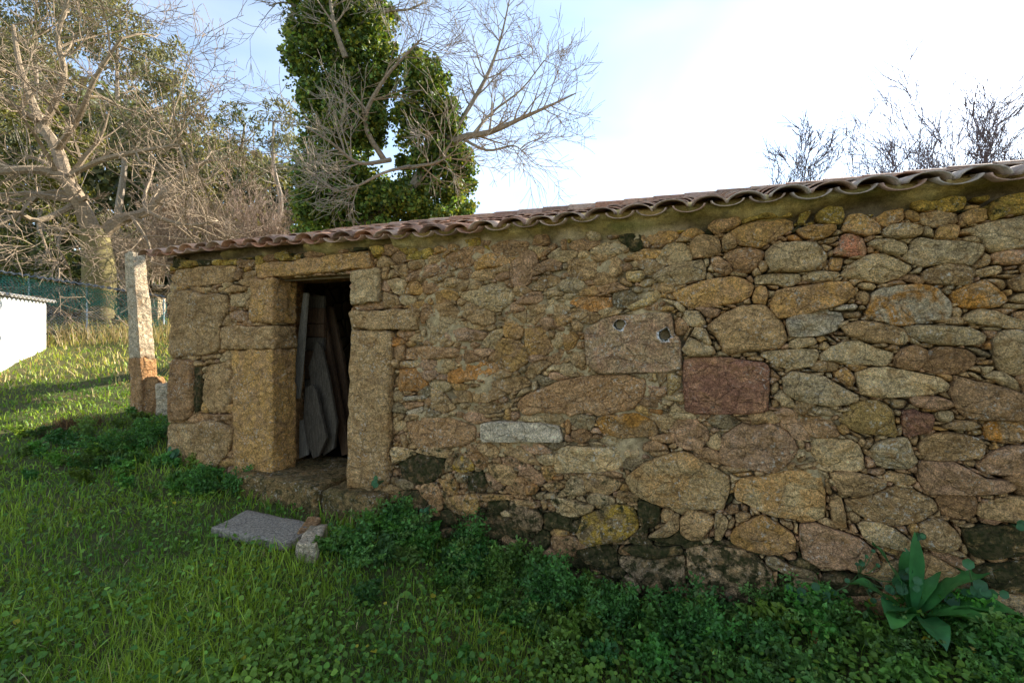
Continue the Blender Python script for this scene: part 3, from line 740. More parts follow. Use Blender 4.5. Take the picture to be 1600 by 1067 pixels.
def stone_geo(P, H, code, seed, sharp=.011, gap=.0012, jag=.0065):
    """one wall stone: outline (s,z) in metres -> verts, faces (tris/quads) ; front face bulges, sides run into the wall"""
    P = np.asarray(P, float)
    if parea(P) < 0: P = P[::-1]
    P = chaikin(P, .05 if sharp > .007 else .03)
    per = np.hypot(*np.diff(np.vstack([P, P[:1]]), axis=0).T).sum()
    n = int(np.clip(per / .022, 14, 52))
    P = resample(P, n)
    c = P.mean(0)
    D = P - c
    rad = np.hypot(D[:, 0], D[:, 1])
    Rm = rad.mean()
    jg = np.array([noise.noise(Vector((p[0] * 22 + seed, p[1] * 22, seed * .37))) for p in P])
    D = D * (1 - gap / np.maximum(rad, .02) + jag * jg / np.maximum(rad, .02))[:, None]
    ds = [0, .004, .011, .022, .038, .058, .085, .12, .16, .21, .27]
    ds = [d for d in ds if d < Rm * .82]
    rr = random.Random(seed)
    tx, tz = rr.uniform(-.07, .07), rr.uniform(-.09, .05)
    slope = .34 if sharp > .007 else .05
    planes = [(rr.uniform(-1, 1) * Rm * .5, rr.uniform(-1, 1) * Rm * .5, rr.gauss(0, slope), rr.gauss(0, slope), rr.uniform(.0, .010)) for _ in range(5)]
    V, rows = [], []
    V.append(np.c_[D * .97, np.full(n, -.13)])
    for d in ds:
        r = 1 - d / Rm
        q = D * r
        h = H * (1 - math.exp(-(d + .001) / sharp))
        hh = np.empty(n)
        for i in range(n):
            x, z = q[i, 0] + c[0], q[i, 1] + c[1]
            f = noise.noise(Vector((x * 8 + seed * 1.3, z * 11, seed * .7))) * .014 + noise.noise(Vector((x * 24, z * 30, seed * .9))) * .0065 \
                + noise.noise(Vector((x * 60, z * 70, seed))) * .0025
            k = min(1.0, .25 + d / .03) * min(1.0, Rm / .07)
            fc = min(pl[4] + pl[2] * (q[i, 0] - pl[0]) + pl[3] * (q[i, 1] - pl[1]) for pl in planes)
            fc = max(-.032, min(fc, .012))
            rg_ = abs(noise.noise(Vector((x * 14 + seed, z * 17, seed * 1.9)))) * .022 - .007
            hh[i] = h + (f + fc * .85 + rg_) * k + (tx * q[i, 0] + tz * q[i, 1]) * (1 - .5 * r)
        V.append(np.c_[q, hh])
    last = V[-1]
    V.append(np.array([[0, 0, last[:, 2].mean() + .002]]))
    nr = len(ds) + 1
    V = np.vstack(V)
    F = []
    for a in range(nr - 1):
        for i in range(n):
            j = (i + 1) % n
            F.append((a * n + i, a * n + j, (a + 1) * n + j, (a + 1) * n + i))
    ci = len(V) - 1
    for i in range(n):
        F.append(((nr - 1) * n + i, (nr - 1) * n + (i + 1) % n, ci))
    F.append(tuple(range(n))[::-1])
    return c, V, F
def stone_world(c, V):
    """local (ds, dz, out) -> world offsets"""
    return np.c_[V[:, 0] * U.x + V[:, 2] * OUT.x, V[:, 0] * U.y + V[:, 2] * OUT.y, V[:, 1]]
def pyl_mesh(name, V, F, mat, cols, cols2, moss, smooth=True):
    me = bpy.data.meshes.new(name)
    me.from_pydata([tuple(v) for v in V], [], F)
    for nm, c in (('col', cols), ('col2', cols2), ('moss', moss)):
        a = me.color_attributes.new(nm, 'FLOAT_COLOR', 'POINT')
        cc = np.ones((len(V), 4), dtype=np.float32); cc[:, :3] = c
        a.data.foreach_set('color', cc.ravel())
    if smooth: me.polygons.foreach_set('use_smooth', np.ones(len(me.polygons), dtype=bool))
    me.materials.append(mat)
    return me

# -- where the doorway is (metres along the wall)
D0, D1, DZ0, DZ1 = 1.605, 2.505, .235, 2.10
traced = []
for ln in STONES.strip().split('\n'):
    w = ln.split()
    traced.append((w[0], np.array([[int(a) / 1000 for a in q.split(',')] for q in w[1:]])))
# -- occupancy raster for the small filling stones
GS = .008
NX, NZ = int(WLEN / GS), int(3.0 / GS)
occ = np.zeros((NZ, NX), bool)
def fill(P):
    lo = np.floor((P.min(0) - [0, -.5]) / GS).astype(int); hi = np.ceil((P.max(0) - [0, -.5]) / GS).astype(int)
    x0, z0 = max(lo[0], 0), max(lo[1], 0); x1, z1 = min(hi[0] + 1, NX), min(hi[1] + 1, NZ)
    if x1 <= x0 or z1 <= z0: return
    X, Z = np.meshgrid((np.arange(x0, x1) + .5) * GS, (np.arange(z0, z1) + .5) * GS - .5)
    ins = np.zeros(X.shape, bool)
    n = len(P)
    for i in range(n):
        a, b = P[i], P[(i + 1) % n]
        cond = ((a[1] > Z) != (b[1] > Z))
        with np.errstate(divide='ignore', invalid='ignore'):
            xx = (b[0] - a[0]) * (Z - a[1]) / (b[1] - a[1]) + a[0]
        ins ^= cond & (X < xx)
    occ[z0:z1, x0:x1] |= ins
for c, P in traced: fill(P)
def rect(s0, s1, z0, z1): return np.array([[s0, z0], [s1, z0], [s1, z1], [s0, z1]])
fill(rect(D0, D1, -.5, DZ1))
JAMB = [  # dressed blocks round the door: four front corners (s,z) from bottom-left, colour, name
 ('door_jamb', [onwall(396, 504), onwall(434, 505), onwall(434, 436), onwall(398, 437)], 'g'),
 ('door_jamb', [onwall(352, 545), onwall(435, 545), onwall(435, 509), onwall(354, 511)], 't'),
 ('door_jamb', [onwall(372, 742), onwall(433, 742), onwall(434, 547), onwall(369, 548)], 'g'),
 ('door_jamb', [onwall(554, 477), onwall(594, 472), onwall(598, 420), onwall(555, 424)], 'p'),
 ('door_jamb', [onwall(552, 513), onwall(655, 517), onwall(657, 482), onwall(552, 486)], 't'),
 ('door_jamb', [onwall(547, 760), onwall(609, 757), onwall(617, 518), onwall(554, 515)], 't'),
 ('lintel', [onwall(407, 437), onwall(583, 419), onwall(581, 391), onwall(404, 415)], 'g')]
for nm, cs, c in JAMB: fill(np.array(cs))
eave_line = 2.405                    # underside of the tile mouths
def ztop(s): return 2.315 + .03 * math.sin(s * 2.1) + .02 * math.sin(s * 7.3)
occ[int((2.34 + .5) / GS):, :] = True
occ[int((2.27 + .5) / GS):, int(3.2 / GS):] = True
def is_mortar(s, z):
    """1 where the wall was once pointed with grey mortar"""
    a = min(max((s - 2.95) / .25, 0), 1) * min(max((5.42 - s) / .25, 0), 1) * min(max((z - .30) / .35, 0), 1)
    b = 1 if (5.30 < s < 6.25 and .62 < z < 1.12) else 0
    return max(a, b * .8)
fillers = []
def cast(ci, cj, rx, rz, n=14):
    P = []
    rs = []
    for k in range(n):
        th = 2 * math.pi * k / n
        ux, uz = math.cos(th) * rx, math.sin(th) * rz
        L_ = math.hypot(ux, uz); steps = max(2, int(L_ / (GS * .6)))
        r = 1.0
        for q in range(1, steps + 1):
            f = q / steps
            i = int(cj + uz * f / GS); j = int(ci + ux * f / GS)
            if i < 0 or j < 0 or i >= NZ or j >= NX or occ[i, j]:
                r = (q - 1) / steps; break
        rs.append(r)
    rs = np.array(rs)
    rs = np.minimum(rs, 1.35 * np.minimum(np.roll(rs, 1), np.roll(rs, -1)) + .08)
    for k in range(n):
        th = 2 * math.pi * k / n
        P.append(((ci + math.cos(th) * rx * rs[k] / GS + .5) * GS, (cj + math.sin(th) * rz * rs[k] / GS + .5) * GS - .5))
    return np.array(P)
rf = random.Random(3)
for rmax, amin, tries in ((.22, .016, 500), (.13, .0045, 2500), (.075, .0010, 7000), (.045, .00035, 9000)):
    free = np.argwhere(~occ)
    if len(free) == 0: break
    for _ in range(tries):
        j, i = free[rf.randrange(len(free))]
        if occ[j, i]: continue
        s, z = i * GS, j * GS - .5
        if is_mortar(s, z) > rf.random() * 1.0 + (.08 if rmax < .08 else .30): continue
        P = cast(i, j, rmax * rf.uniform(.7, 1.25), rmax * rf.uniform(.35, .8))
        a = abs(parea(P))
        if a < amin: continue
        # keep compact ones only
        fill(P)
        if z < .22 and 2.9 < s < 6.1: code = rf.choice('dmmbMd')
        elif z > 2.2: code = rf.choice('lglbm')
        else: code = rf.choice('ttttekkbgpesb')
        fillers.append((code, P))
# -- the wall body behind the stones: earth in the joints, grey pointing, render under the eave
def wall_core():
    st = .02
    xs = np.arange(0, WLEN + .001, st); zs = np.arange(-.55, 2.455, st)
    V = np.empty((len(zs), len(xs), 3)); C = np.empty((len(zs), len(xs), 3))
    for j, z in enumerate(zs):
        for i, s in enumerate(xs):
            n1 = noise.noise(Vector((s * 3.1, z * 3.1, 4.2))); n2 = noise.noise(Vector((s * 13, z * 13, 1.2))); n3 = noise.noise(Vector((s * 34, z * 34, 7.7)))
            m = is_mortar(s, z)
            m = min(max(m + n1 * .8 - .12, 0), 1) if m > 0 else 0
            o = -.085 + n2 * .014 + n3 * .007
            o = o * (1 - m) + m * (-.002 + n2 * .024 + n3 * .012)
            cc = np.array((.19, .138, .08)) * (1 - m) + m * np.array((.44, .315, .165)) * (1 + .25 * n2)
            zt_ = ztop(s) + n1 * .045 + n2 * .035
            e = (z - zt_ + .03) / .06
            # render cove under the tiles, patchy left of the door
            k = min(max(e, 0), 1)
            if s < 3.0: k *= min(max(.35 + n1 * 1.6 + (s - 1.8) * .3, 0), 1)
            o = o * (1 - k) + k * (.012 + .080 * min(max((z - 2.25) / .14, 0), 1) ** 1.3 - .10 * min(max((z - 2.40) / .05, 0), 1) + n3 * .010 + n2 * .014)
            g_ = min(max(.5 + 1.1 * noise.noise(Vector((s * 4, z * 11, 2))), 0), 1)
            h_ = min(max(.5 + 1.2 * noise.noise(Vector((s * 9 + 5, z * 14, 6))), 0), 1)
            yc = np.array((.52, .38, .16)) * (1 - g_) + np.array((.22, .185, .055)) * g_  # ochre-olive: yellow lichen, plus reflected light under the eave put into the tint
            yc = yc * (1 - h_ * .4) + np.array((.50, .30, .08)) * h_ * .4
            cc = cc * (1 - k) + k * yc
            V[j, i] = wp(s, z, o); C[j, i] = cc
    nx, nz_ = len(xs), len(zs)
    F = []
    for j in range(nz_ - 1):
        z = zs[j] + st / 2
        for i in range(nx - 1):
            s = xs[i] + st / 2
            if D0 - .02 < s < D1 + .02 and DZ0 - .25 < z < DZ1: continue
            a = j * nx + i
            F.append((a, a + 1, a + nx + 1, a + nx))
    V = V.reshape(-1, 3) - np.array(A)
    return link('front_wall', mesh_np('front_wall', V, np.array(F), M_MORTAR, C.reshape(-1, 3), smooth=True), barn, (A.x, A.y, 0))
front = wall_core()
allst = [(abs(parea(P)), c, P) for c, P in traced + fillers]
allst.sort(key=lambda q: -q[0] - (0 if q[2][:, 0].min() < 7.3 else -10))
restV, restF, rc, rc2, rm = [], [], [], [], []
base = 0
for k, (a, code, P) in enumerate(allst):
    rr = random.Random(k * 7 + 1)
    m_here = is_mortar(*P.mean(0))
    H = .020 + .085 * math.sqrt(a) * rr.uniform(.6, 1.2) + rr.uniform(0, .016)
    H = min(H, .066)
    if m_here > .5: H *= .9
    sharp = .011
    if code in 'HW': H, sharp = .05, .004
    if a < .004: sharp = .0075
    c, V, F = stone_geo(P, H, code, k * 3.17 + 1, sharp, -.005 if (a > .006 and code not in 'HW') else .0012)
    if code not in 'HW' and a > .003 and m_here < .4:
        V[:, 2] += rr.uniform(-.016, .018)
    if a < .006 and m_here < .4: V[:, 2] -= rr.uniform(.008, .034)      # chinking sits back in the joints
    Wd = stone_world(c, V)
    c1, c2 = PAL[code]
    v = rr.uniform(.82, 1.16); hs = rr.uniform(-.05, .05)
    c1 = np.array(c1) * v * np.array((1 + hs, 1, 1 - hs)); c2 = np.array(c2) * v
    mo = MOSSY.get(code, .0 if c[1] > .35 else .3)
    if 2.95 < c[0] < 5.1 and c[1] < .62: mo = max(mo, .44)               # damp foot of the wall: moss and algae
    if k < 292:
        o = link('stone', pyl_mesh('stone', Wd, F, M_STONE, c1, c2, mo), front, wp(c[0], c[1], 0))
        if code == 'H':
            o['label'] = 'pale dressed block with two round drilled holes'
            for hx, hy in ((970, 507), (1039, 523)):
                s_, z_ = onwall(hx, hy)
                mb = MB(); p = wp(s_, z_)
                mb.tube([p + OUT * .12, p - OUT * .05], [.035, .033], 20)
                cut = mb.build('hole_cutter', M_STONE)
                bpy.context.view_layer.update()
                md = o.modifiers.new('hole', 'BOOLEAN'); md.operation = 'DIFFERENCE'; md.object = cut; md.solver = 'EXACT'
                bpy.context.view_layer.update()
                dg = bpy.context.evaluated_depsgraph_get()
                me = bpy.data.meshes.new_from_object(o.evaluated_get(dg))
                o.modifiers.clear(); o.data = me
                bpy.data.objects.remove(cut)
        elif code == 'W': o['label'] = 'white granite slab with straight sawn lower edge'
        elif code == 'R': o['label'] = 'pinkish red stone'
    else:
        W0 = Wd + np.array(wp(c[0], c[1], 0)) - np.array(A)
        restV.append(W0); restF += [tuple(i + base for i in f) for f in F]; base += len(V)
        rc.append(np.tile(c1, (len(V), 1))); rc2.append(np.tile(c2, (len(V), 1))); rm.append(np.full((len(V), 3), mo))
me = pyl_mesh('small_stones', np.vstack(restV), restF, M_STONE, np.vstack(rc), np.vstack(rc2), np.vstack(rm))
tag(link('small_stones', me, front, (A.x, A.y, 0)), kind='stuff')

def rounded_block(cs, o_front, depth, rad, seed, nu=18, amp=.010):
    """dressed block: four front corners (s,z) bl,br,tr,tl ; rounded box with rough faces, in (s,out,z)"""
    cs = [Vector((a, b)) for a, b in cs]
    w = ((cs[1] - cs[0]).length + (cs[2] - cs[3]).length) / 2; h = ((cs[3] - cs[0]).length + (cs[2] - cs[1]).length) / 2
    bm = bmesh.new()
    bmesh.ops.create_cube(bm, size=2)
    bmesh.ops.subdivide_edges(bm, edges=bm.edges[:], cuts=nu, use_grid_fill=True)
    ext = Vector((w / 2, depth / 2, h / 2))
    for v in bm.verts:
        p = Vector((v.co.x * ext.x, v.co.y * ext.y, v.co.z * ext.z))
        q = Vector([max(-e + rad, min(e - rad, a)) for a, e in zip(p, ext)])
        d = p - q
        if d.length > 1e-6: p = q + d.normalized() * min(d.length, rad)
        nrm = (p - q * .97).normalized()
        f = noise.noise(Vector((p.x * 7 + seed, p.y * 7, p.z * 7))) * amp + noise.noise(Vector((p.x * 22 + seed, p.y * 22, p.z * 22))) * amp * .6 \
            + noise.noise(Vector((p.x * 60 + seed, p.y * 60, p.z * 60))) * amp * .3
        p += nrm * f
        u, t = p.x / w + .5, p.z / h + .5
        q2 = (cs[0] * (1 - u) + cs[1] * u) * (1 - t) + (cs[3] * (1 - u) + cs[2] * u) * t
        v.co = wp(q2.x, q2.y, o_front - depth / 2 - p.y)
    return bm
def bm_obj(bm, name, parent, code, moss=0., loc=None, mat=None, smooth=True):
    bmesh.ops.recalc_face_normals(bm, faces=bm.faces[:])
    cen = sum((v.co for v in bm.verts), Vector()) / len(bm.verts) if loc is None else Vector(loc)
    V = np.array([tuple(v.co - cen) for v in bm.verts]); F = [[v.index for v in f.verts] for f in bm.faces]
    c1, c2 = PAL[code] if isinstance(code, str) else code
    me = pyl_mesh(name, V, F, mat or M_STONE, c1, c2, moss, smooth)
    bm.free()
    return link(name, me, parent, cen)
for k, (nm, cs, code) in enumerate(JAMB):
    bm = rounded_block(cs, .062 if nm != 'lintel' else .045, .30 if k in (0, 1, 2) else (.34 if k < 6 else .36), .022, k * 5.3 + 2, amp=.019)
    bm_obj(bm, nm, front, code, .0 if nm != 'lintel' else .25)
for k, (s0, s1, z1) in enumerate(((1.29, 2.33, .232), (2.345, 2.96, .20))):
    bm = rounded_block([(s0, -.12), (s1, -.10), (s1 - .01, z1), (s0, z1)], .22 - .03 * k, .92 if k == 0 else .75, .03, 40 + k * 3, amp=.018)
    bm_obj(bm, 'threshold', front, 'm', .45)
# inner faces of the doorway and inner lintels
def slab(name, s0, s1, z0, z1, d0, d1, mat, parent, code='b'):
    bm = bmesh.new()
    vs = [bm.verts.new(wp(s, z, -d)) for d in (d0, d1) for s, z in ((s0, z0), (s1, z0), (s1, z1), (s0, z1))]
    for f in ((0, 1, 2, 3), (7, 6, 5, 4), (0, 4, 5, 1), (1, 5, 6, 2), (2, 6, 7, 3), (3, 7, 4, 0)): bm.faces.new([vs[i] for i in f])
    bmesh.ops.subdivide_edges(bm, edges=bm.edges[:], cuts=9, use_grid_fill=True)
    for v in bm.verts:
        v.co += Vector((noise.noise(v.co * 5), noise.noise(v.co * 5 + Vector((9, 0, 0))), noise.noise(v.co * 5 + Vector((0, 9, 0))))) * .012
    return bm_obj(bm, name, parent, code, .0, mat=mat)
slab('inner_wall', D0 - .9, D0 - .21, -.2, 2.3, .242, THICK, None, front)
slab('inner_wall', D1 + .04, D1 + 1.1, -.2, 2.3, .29, THICK, None, front)
slab('inner_wall', D0 - .9, D1 + 1.1, 2.125, 2.40, .325, THICK, None, front)
# other walls
def plain_wall(name, pts, h, thick):
    mb = MB(); p0, p1 = Vector(pts[0]), Vector(pts[1])
    d = (p1 - p0).normalized(); n = Vector((-d.y, d.x, 0)) * thick
    poly = [p0, p1, Vector((p1.x, p1.y, h[-1]))]
    if len(h) == 3: m = (p0 + p1) / 2; poly.append(Vector((m.x, m.y, h[1])))
    poly.append(Vector((p0.x, p0.y, h[0])))
    poly[0] = p0 + Vector((0, 0, -.8)); poly[1] = p1 + Vector((0, 0, -.8))
    mb.prism(poly, n)
    return mb.build(name, M_RUBBLE, barn, p0)
def make_rubble():
    t = NT('rubble_wall_far_side')
    v = t.n('ShaderNodeTexVoronoi', {'Vector': t.geo.outputs['Position'], 'Scale': 4.5, 'Randomness': .9}, feature='DISTANCE_TO_EDGE').outputs['Distance']
    c = t.mix(t.ramp(t.noise(4, 4), .4, .6), c4(.34, .25, .14), c4(.27, .19, .11))
    c = t.mix(t.ramp(v, .02, .06, 1, 0), c, c4(.12, .09, .06))
    return t.done(c, .95, t.bump(t.ramp(v, 0, .1), .8, .04), .15)
M_RUBBLE = make_rubble()
RH = 2.37 + (DEPTH / 2) * math.tan(R(15.4))
g0, g1 = wp(0.02, 0, -.03), wp(.02, 0, -DEPTH)
plain_wall('gable_wall', (g0, g1), (2.35, RH - .05, 2.35), -.5)
e0, e1 = wp(WLEN, 0, -.03), wp(WLEN, 0, -DEPTH)
plain_wall('gable_wall', (e0, e1), (2.35, RH - .05, 2.35), .5)
plain_wall('back_wall', (wp(.03, 0, -DEPTH + .01), wp(WLEN, 0, -DEPTH + .01)), (2.34, 2.34), -.45)
mb = MB(); mb.prism([wp(.3, .20, -.55), wp(WLEN - .3, .20, -.55), wp(WLEN - .3, .20, -DEPTH + .3), wp(.3, .20, -DEPTH + .3)], (0, 0, -.1))
M_EARTH = make_simple('earth_floor', (.10, .075, .05), (.07, .05, .035), 6)
mb.build('floor', M_EARTH, barn, wp(1, .2, -1))

# ------------------------------------------------------------------ roof of curved clay tiles
TP = math.tan(R(15.4)); CP, SP_ = math.cos(R(15.4)), math.sin(R(15.4))
def make_tile():
    t = NT('clay_tile')
    c = t.attr('col')
    n = t.noise(24, 5, .7)
    c = t.scale(c, t.ramp(n, .3, .7, .65, 1.3))
    li = t.math('MULTIPLY', t.ramp(t.noise(30, 4, .7), .56, .66), .6)
    c = t.mix(li, c, c4(.36, .33, .27))
    c = t.mix(t.math('MULTIPLY', t.ramp(t.noise(16, 5, .7), .57, .68), .7), c, c4(.055, .045, .03))
    return t.done(c, .9, t.bump(t.math('ADD', n, t.noise(90, 3)), .6, .008), .15)
M_TILE = make_tile()
PITCH_S, EXPO = .226, .335
def tile_geo(cover, rr, L=.44):
    """half-round tapered tile; local x along the eave, y up the slope, z out of the slope"""
    n = 9; th = .011
    r0, r1 = ((.100, .084) if cover else (.088, .102))
    r0 *= rr.uniform(.95, 1.06); r1 *= rr.uniform(.95, 1.06)
    fl = rr.uniform(.50, .60) if cover else rr.uniform(.44, .52)
    V = []
    for y, r in ((0, r0), (L, r1)):
        for q in (0, th):
            for k in range(n + 1):
                a = math.pi * (k / n) * .96 + .02 * math.pi
                x, z = (r + q) * math.cos(a), (r + q) * math.sin(a) * fl
                V.append((x, y, z if cover else -z))
    m = n + 1
    F = []
    for k in range(n):
        F += [(k, k + 1, 2 * m + k + 1, 2 * m + k), (m + k, 3 * m + k, 3 * m + k + 1, m + k + 1), (k, m + k, m + k + 1, k + 1), (2 * m + k, 2 * m + k + 1, 3 * m + k + 1, 3 * m + k)]
    F += [(0, 2 * m, 3 * m, m), (n, m + n, 3 * m + n, 2 * m + n)]
    return np.array(V), F
def slope_pt(s, y, z, side):
    """s along the barn, y up the slope from the eave line, z out of the slope. side 0 = front, 1 = back"""
    n_in = -.13 + y * CP - z * SP_          # distance behind the front face
    h = 2.362 - .0075 * np.asarray(s) + y * SP_ + z * CP
    if side: n_in = DEPTH - n_in
    return np.array([A.x + U.x * s + NB.x * n_in, A.y + U.y * s + NB.y * n_in, h + 0 * s])
yr = (DEPTH / 2 + .13) / CP
mb = MB()
for side in (0, 1):
    pts = [Vector(slope_pt(-.20, .24, .005, side)), Vector(slope_pt(WLEN + .2, .24, .005, side)), Vector(slope_pt(WLEN + .2, yr, .005, side)), Vector(slope_pt(-.20, yr, .005, side))]
    mb.prism(pts, (0, 0, -.035))
roof = mb.build('roof', M_WOODB, barn, wp(0, 2.43, 0))
TCOL = [(.40, .19, .11), (.46, .25, .155), (.33, .175, .115), (.42, .26, .19), (.27, .155, .105), (.48, .31, .215)]
nrow = int(round((DEPTH / 2 + .13) / CP / EXPO)); ncol = int((WLEN + .5) / PITCH_S)
sV, sF, sC, sb = [], [], [], 0
cnt = 0
tot = []
for side in (0, 1):
    for row in range(nrow):
        for ci in range(ncol):
            for cover in (0, 1):
                tot.append((side, row, ci, cover))
def prio(q):
    side, row, ci, cover = q
    s = -.2 + ci * PITCH_S
    if side or s > 8.0: return 9e9
    return row * 3.0 + s * .12 * (1 + row)
tot.sort(key=prio)
for q_i, (side, row, ci, cover) in enumerate(tot):
    rr = random.Random(side * 99991 + row * 4001 + ci * 17 + cover)
    V, F = tile_geo(cover, rr)
    a = rr.uniform(-.035, .035); ca, sa = math.cos(a), math.sin(a)
    s0 = -.16 + ci * PITCH_S + (0 if cover else PITCH_S / 2) + rr.uniform(-.012, .012)
    y0 = row * EXPO + rr.uniform(-.02, .02) + (-.015 if cover else .0)
    lift = (.030 if cover else .052) + .006
    X = V[:, 0] * ca - V[:, 1] * sa; Y = V[:, 0] * sa + V[:, 1] * ca
    sag = .02 * math.sin(s0 * 1.1 + .5)
    tilt = .022 * (1 - V[:, 1] / .44)         # lower end rides on the tile below
    Z = V[:, 2] + lift + tilt + rr.uniform(-.004, .006) + sag
    W = slope_pt(s0 + X, y0 + Y, Z, side).T
    c = np.array(TCOL[rr.randrange(6)]) * rr.uniform(.75, 1.2)
    g_ = min(max((s0 - 3.2) / 3.0, 0), 1) * rr.uniform(.2, .8)
    c = c * 1.15 * (1 - g_) + np.array((.44, .37, .31)) * g_  # right end greyer and paler: sky and grazing sun put into the tile colour
    if q_i < 298:
        org = slope_pt(s0, y0, lift, side)
        me = mesh_np('tile', W - org, np.array(F), M_TILE, np.tile(c, (len(V), 1)), smooth=False)
        link('tile', me, roof, org)
    else:
        sV.append(W); sF.append(np.array(F) + sb); sC.append(np.tile(c, (len(V), 1))); sb += len(V)
org = np.array(wp(0, 2.43, 0))
tag(link('upper_tiles', mesh_np('upper_tiles', np.vstack(sV) - org, np.vstack(sF), M_TILE, np.vstack(sC)), roof, org), kind='stuff')
# ridge tiles
for i in range(int((WLEN + .4) / .36)):
    s0 = -.2 + i * .36
    p = [Vector(slope_pt(s0 + k * .2, yr, .05, 0)) for k in (0, 1, 2)]
    mb = MB()
    mb.tube(p, [.115, .108, .10], 10, col=tuple(np.array(TCOL[i % 6]) * .9))
    mb.build('ridge_tile', M_TILE, roof, p[0])

# ------------------------------------------------------------------ timber leaning inside the doorway
def board(name, px, depth, thick, mat, label, cat, group=None, lean=.0):
    P = []
    z0 = min(onwall(x, y, depth)[1] for x, y in px)
    for x, y in px:
        s, z = onwall(x, y, depth)
        P.append(wp(s, z, -depth - (z - z0) * lean))
    mb = MB(); mb.prism(P, NB * thick)
    base = sum(P, Vector()) / len(P); base.z = z0
    return tag(mb.build(name, mat, None, base), label, cat, group)
gp = 'old timber leaning in the doorway'
board('wooden_batten', [(474, 458), (480, 458), (470, 590), (466, 622), (458, 624), (464, 540)], .36, .03, M_WOODP, 'narrow pale wooden batten standing against the left side of the doorway', 'batten')
board('wooden_plank', [(495, 534), (501, 540), (513, 588), (526, 660), (522, 700), (505, 712), (495, 660), (482, 574)], .50, .028, M_WOOD, 'broad grey weathered board with a pointed top leaning in the doorway', 'plank', gp)
board('wooden_plank', [(477, 606), (488, 601), (494, 612), (510, 684), (498, 712), (489, 716), (479, 690), (474, 654)], .40, .03, M_WOOD, 'short grey worn board with a notch in front of the broad board', 'plank', gp)
board('wooden_plank', [(468, 657), (476, 655), (480, 711), (467, 716)], .42, .03, M_WOODP, 'shortest board stub standing low behind the left door jamb', 'plank', gp)
board('wooden_plank', [(489, 459), (501, 463), (524, 590), (546, 708), (534, 712), (512, 590)], .66, .035, M_WOODB, 'long brown plank leaning behind the broad grey board', 'plank', gp)
board('wooden_plank', [(507, 478), (518, 480), (536, 560), (552, 700), (545, 706), (527, 590)], .80, .035, M_WOODB, 'rightmost long brown plank fading into the dark doorway', 'plank', gp)
dl = thing('door_leaf', 'old door leaf of stacked horizontal brown boards behind the pale batten', 'door', wp(1.75, .25, -.62))
ys = [462, 482, 506, 527, 548, 570, 592, 615, 640, 668, 700]
for i in range(len(ys) - 1):
    P = []
    for x, y in ((464 - i * .4, ys[i + 1] - 1.5), (506, ys[i + 1] - .5), (506, ys[i] + .6), (465 - i * .4, ys[i] + .4)):
        s, z = onwall(x, y, .60 + .006 * (i % 2)); P.append(wp(s, z, -.60 - .006 * (i % 2)))
    mb = MB(); mb.prism(P, NB * .03)
    mb.build('board', M_WOODB if i % 3 else M_WOOD, dl, P[0])
# ------------------------------------------------------------------ stones and slabs in the grass
M_GRAN = make_simple('granite_post', (.40, .37, .31), (.30, .26, .20), 9, .93, .9, .02, (.52, .49, .42), 45)
M_CONC = make_simple('pebbled_concrete', (.42, .34, .24), (.15, .12, .085), 48, .92, .9, .012, (.52, .47, .40), 110)
def rock(P, top, bot, seed, amp=.012, rad=.015, nu=9):
    """slab with a quad outline P (4 xy points), rough rounded"""
    P = [Vector((p[0], p[1])) for p in P]
    w = (P[1] - P[0]).length; h = (P[3] - P[0]).length; t = top - bot
    bm = bmesh.new(); bmesh.ops.create_cube(bm, size=2)
    bmesh.ops.subdivide_edges(bm, edges=bm.edges[:], cuts=nu, use_grid_fill=True)
    ext = Vector((w / 2, h / 2, t / 2)); rad = min(rad, t * .45)
    for v in bm.verts:
        p = Vector((v.co.x * ext.x, v.co.y * ext.y, v.co.z * ext.z))
        q = Vector([max(-e + rad, min(e - rad, a)) for a, e in zip(p, ext)])
        d = p - q
        if d.length > 1e-6: p = q + d.normalized() * min(d.length, rad)
        n = (p - q * .97).normalized()
        p += n * (noise.noise(p * 9 + Vector((seed, 0, 0))) * amp + noise.noise(p * 28 + Vector((seed, 0, 0))) * amp * .5)
        u, s = p.x / w + .5, p.y / h + .5
        q2 = (P[0] * (1 - u) + P[1] * u) * (1 - s) + (P[3] * (1 - u) + P[2] * u) * s
        v.co = Vector((q2.x, q2.y, (top + bot) / 2 + p.z))
    return bm
c0 = [onground(330, 822, .07), onground(447, 852, .07), onground(502, 824, .07), onground(387, 792, .07)]
zt = sum(p.z for p in c0) / 4 + .02
bm = rock([(p.x, p.y) for p in c0], zt - .015, zt - .085, 3, .010)
tag(bm_obj(bm, 'concrete_slab', None, 't', mat=M_CONC, loc=(c0[0].x, c0[0].y, zt - .085)), 'grey pebbled concrete slab lying in the grass before the doorstep', 'slab')
c1 = [onground(455, 852, .05), onground(484, 832, .05), onground(501, 822, .05), onground(476, 818, .05)]
bm = rock([(p.x, p.y) for p in (onground(462, 843, .05), onground(492, 836, .05), onground(502, 818, .05), onground(480, 817, .05))], zt - .005, zt - .12, 8, .012)
tag(bm_obj(bm, 'broken_stone', None, 'b', loc=(c1[2].x, c1[2].y, zt - .12)), 'brown broken stone at the right end of the concrete slab', 'stone')
c2 = [onground(462, 868, .04), onground(494, 872, .04), onground(513, 834, .04), onground(484, 838, .04)]
bm = rock([(p.x, p.y) for p in c2], zt + .02, zt - .12, 12, .014, .012)
tag(bm_obj(bm, 'broken_stone', None, 'W', loc=(c2[0].x, c2[0].y, zt - .12)), 'chipped white stone chunk between the slab and the weeds', 'stone')
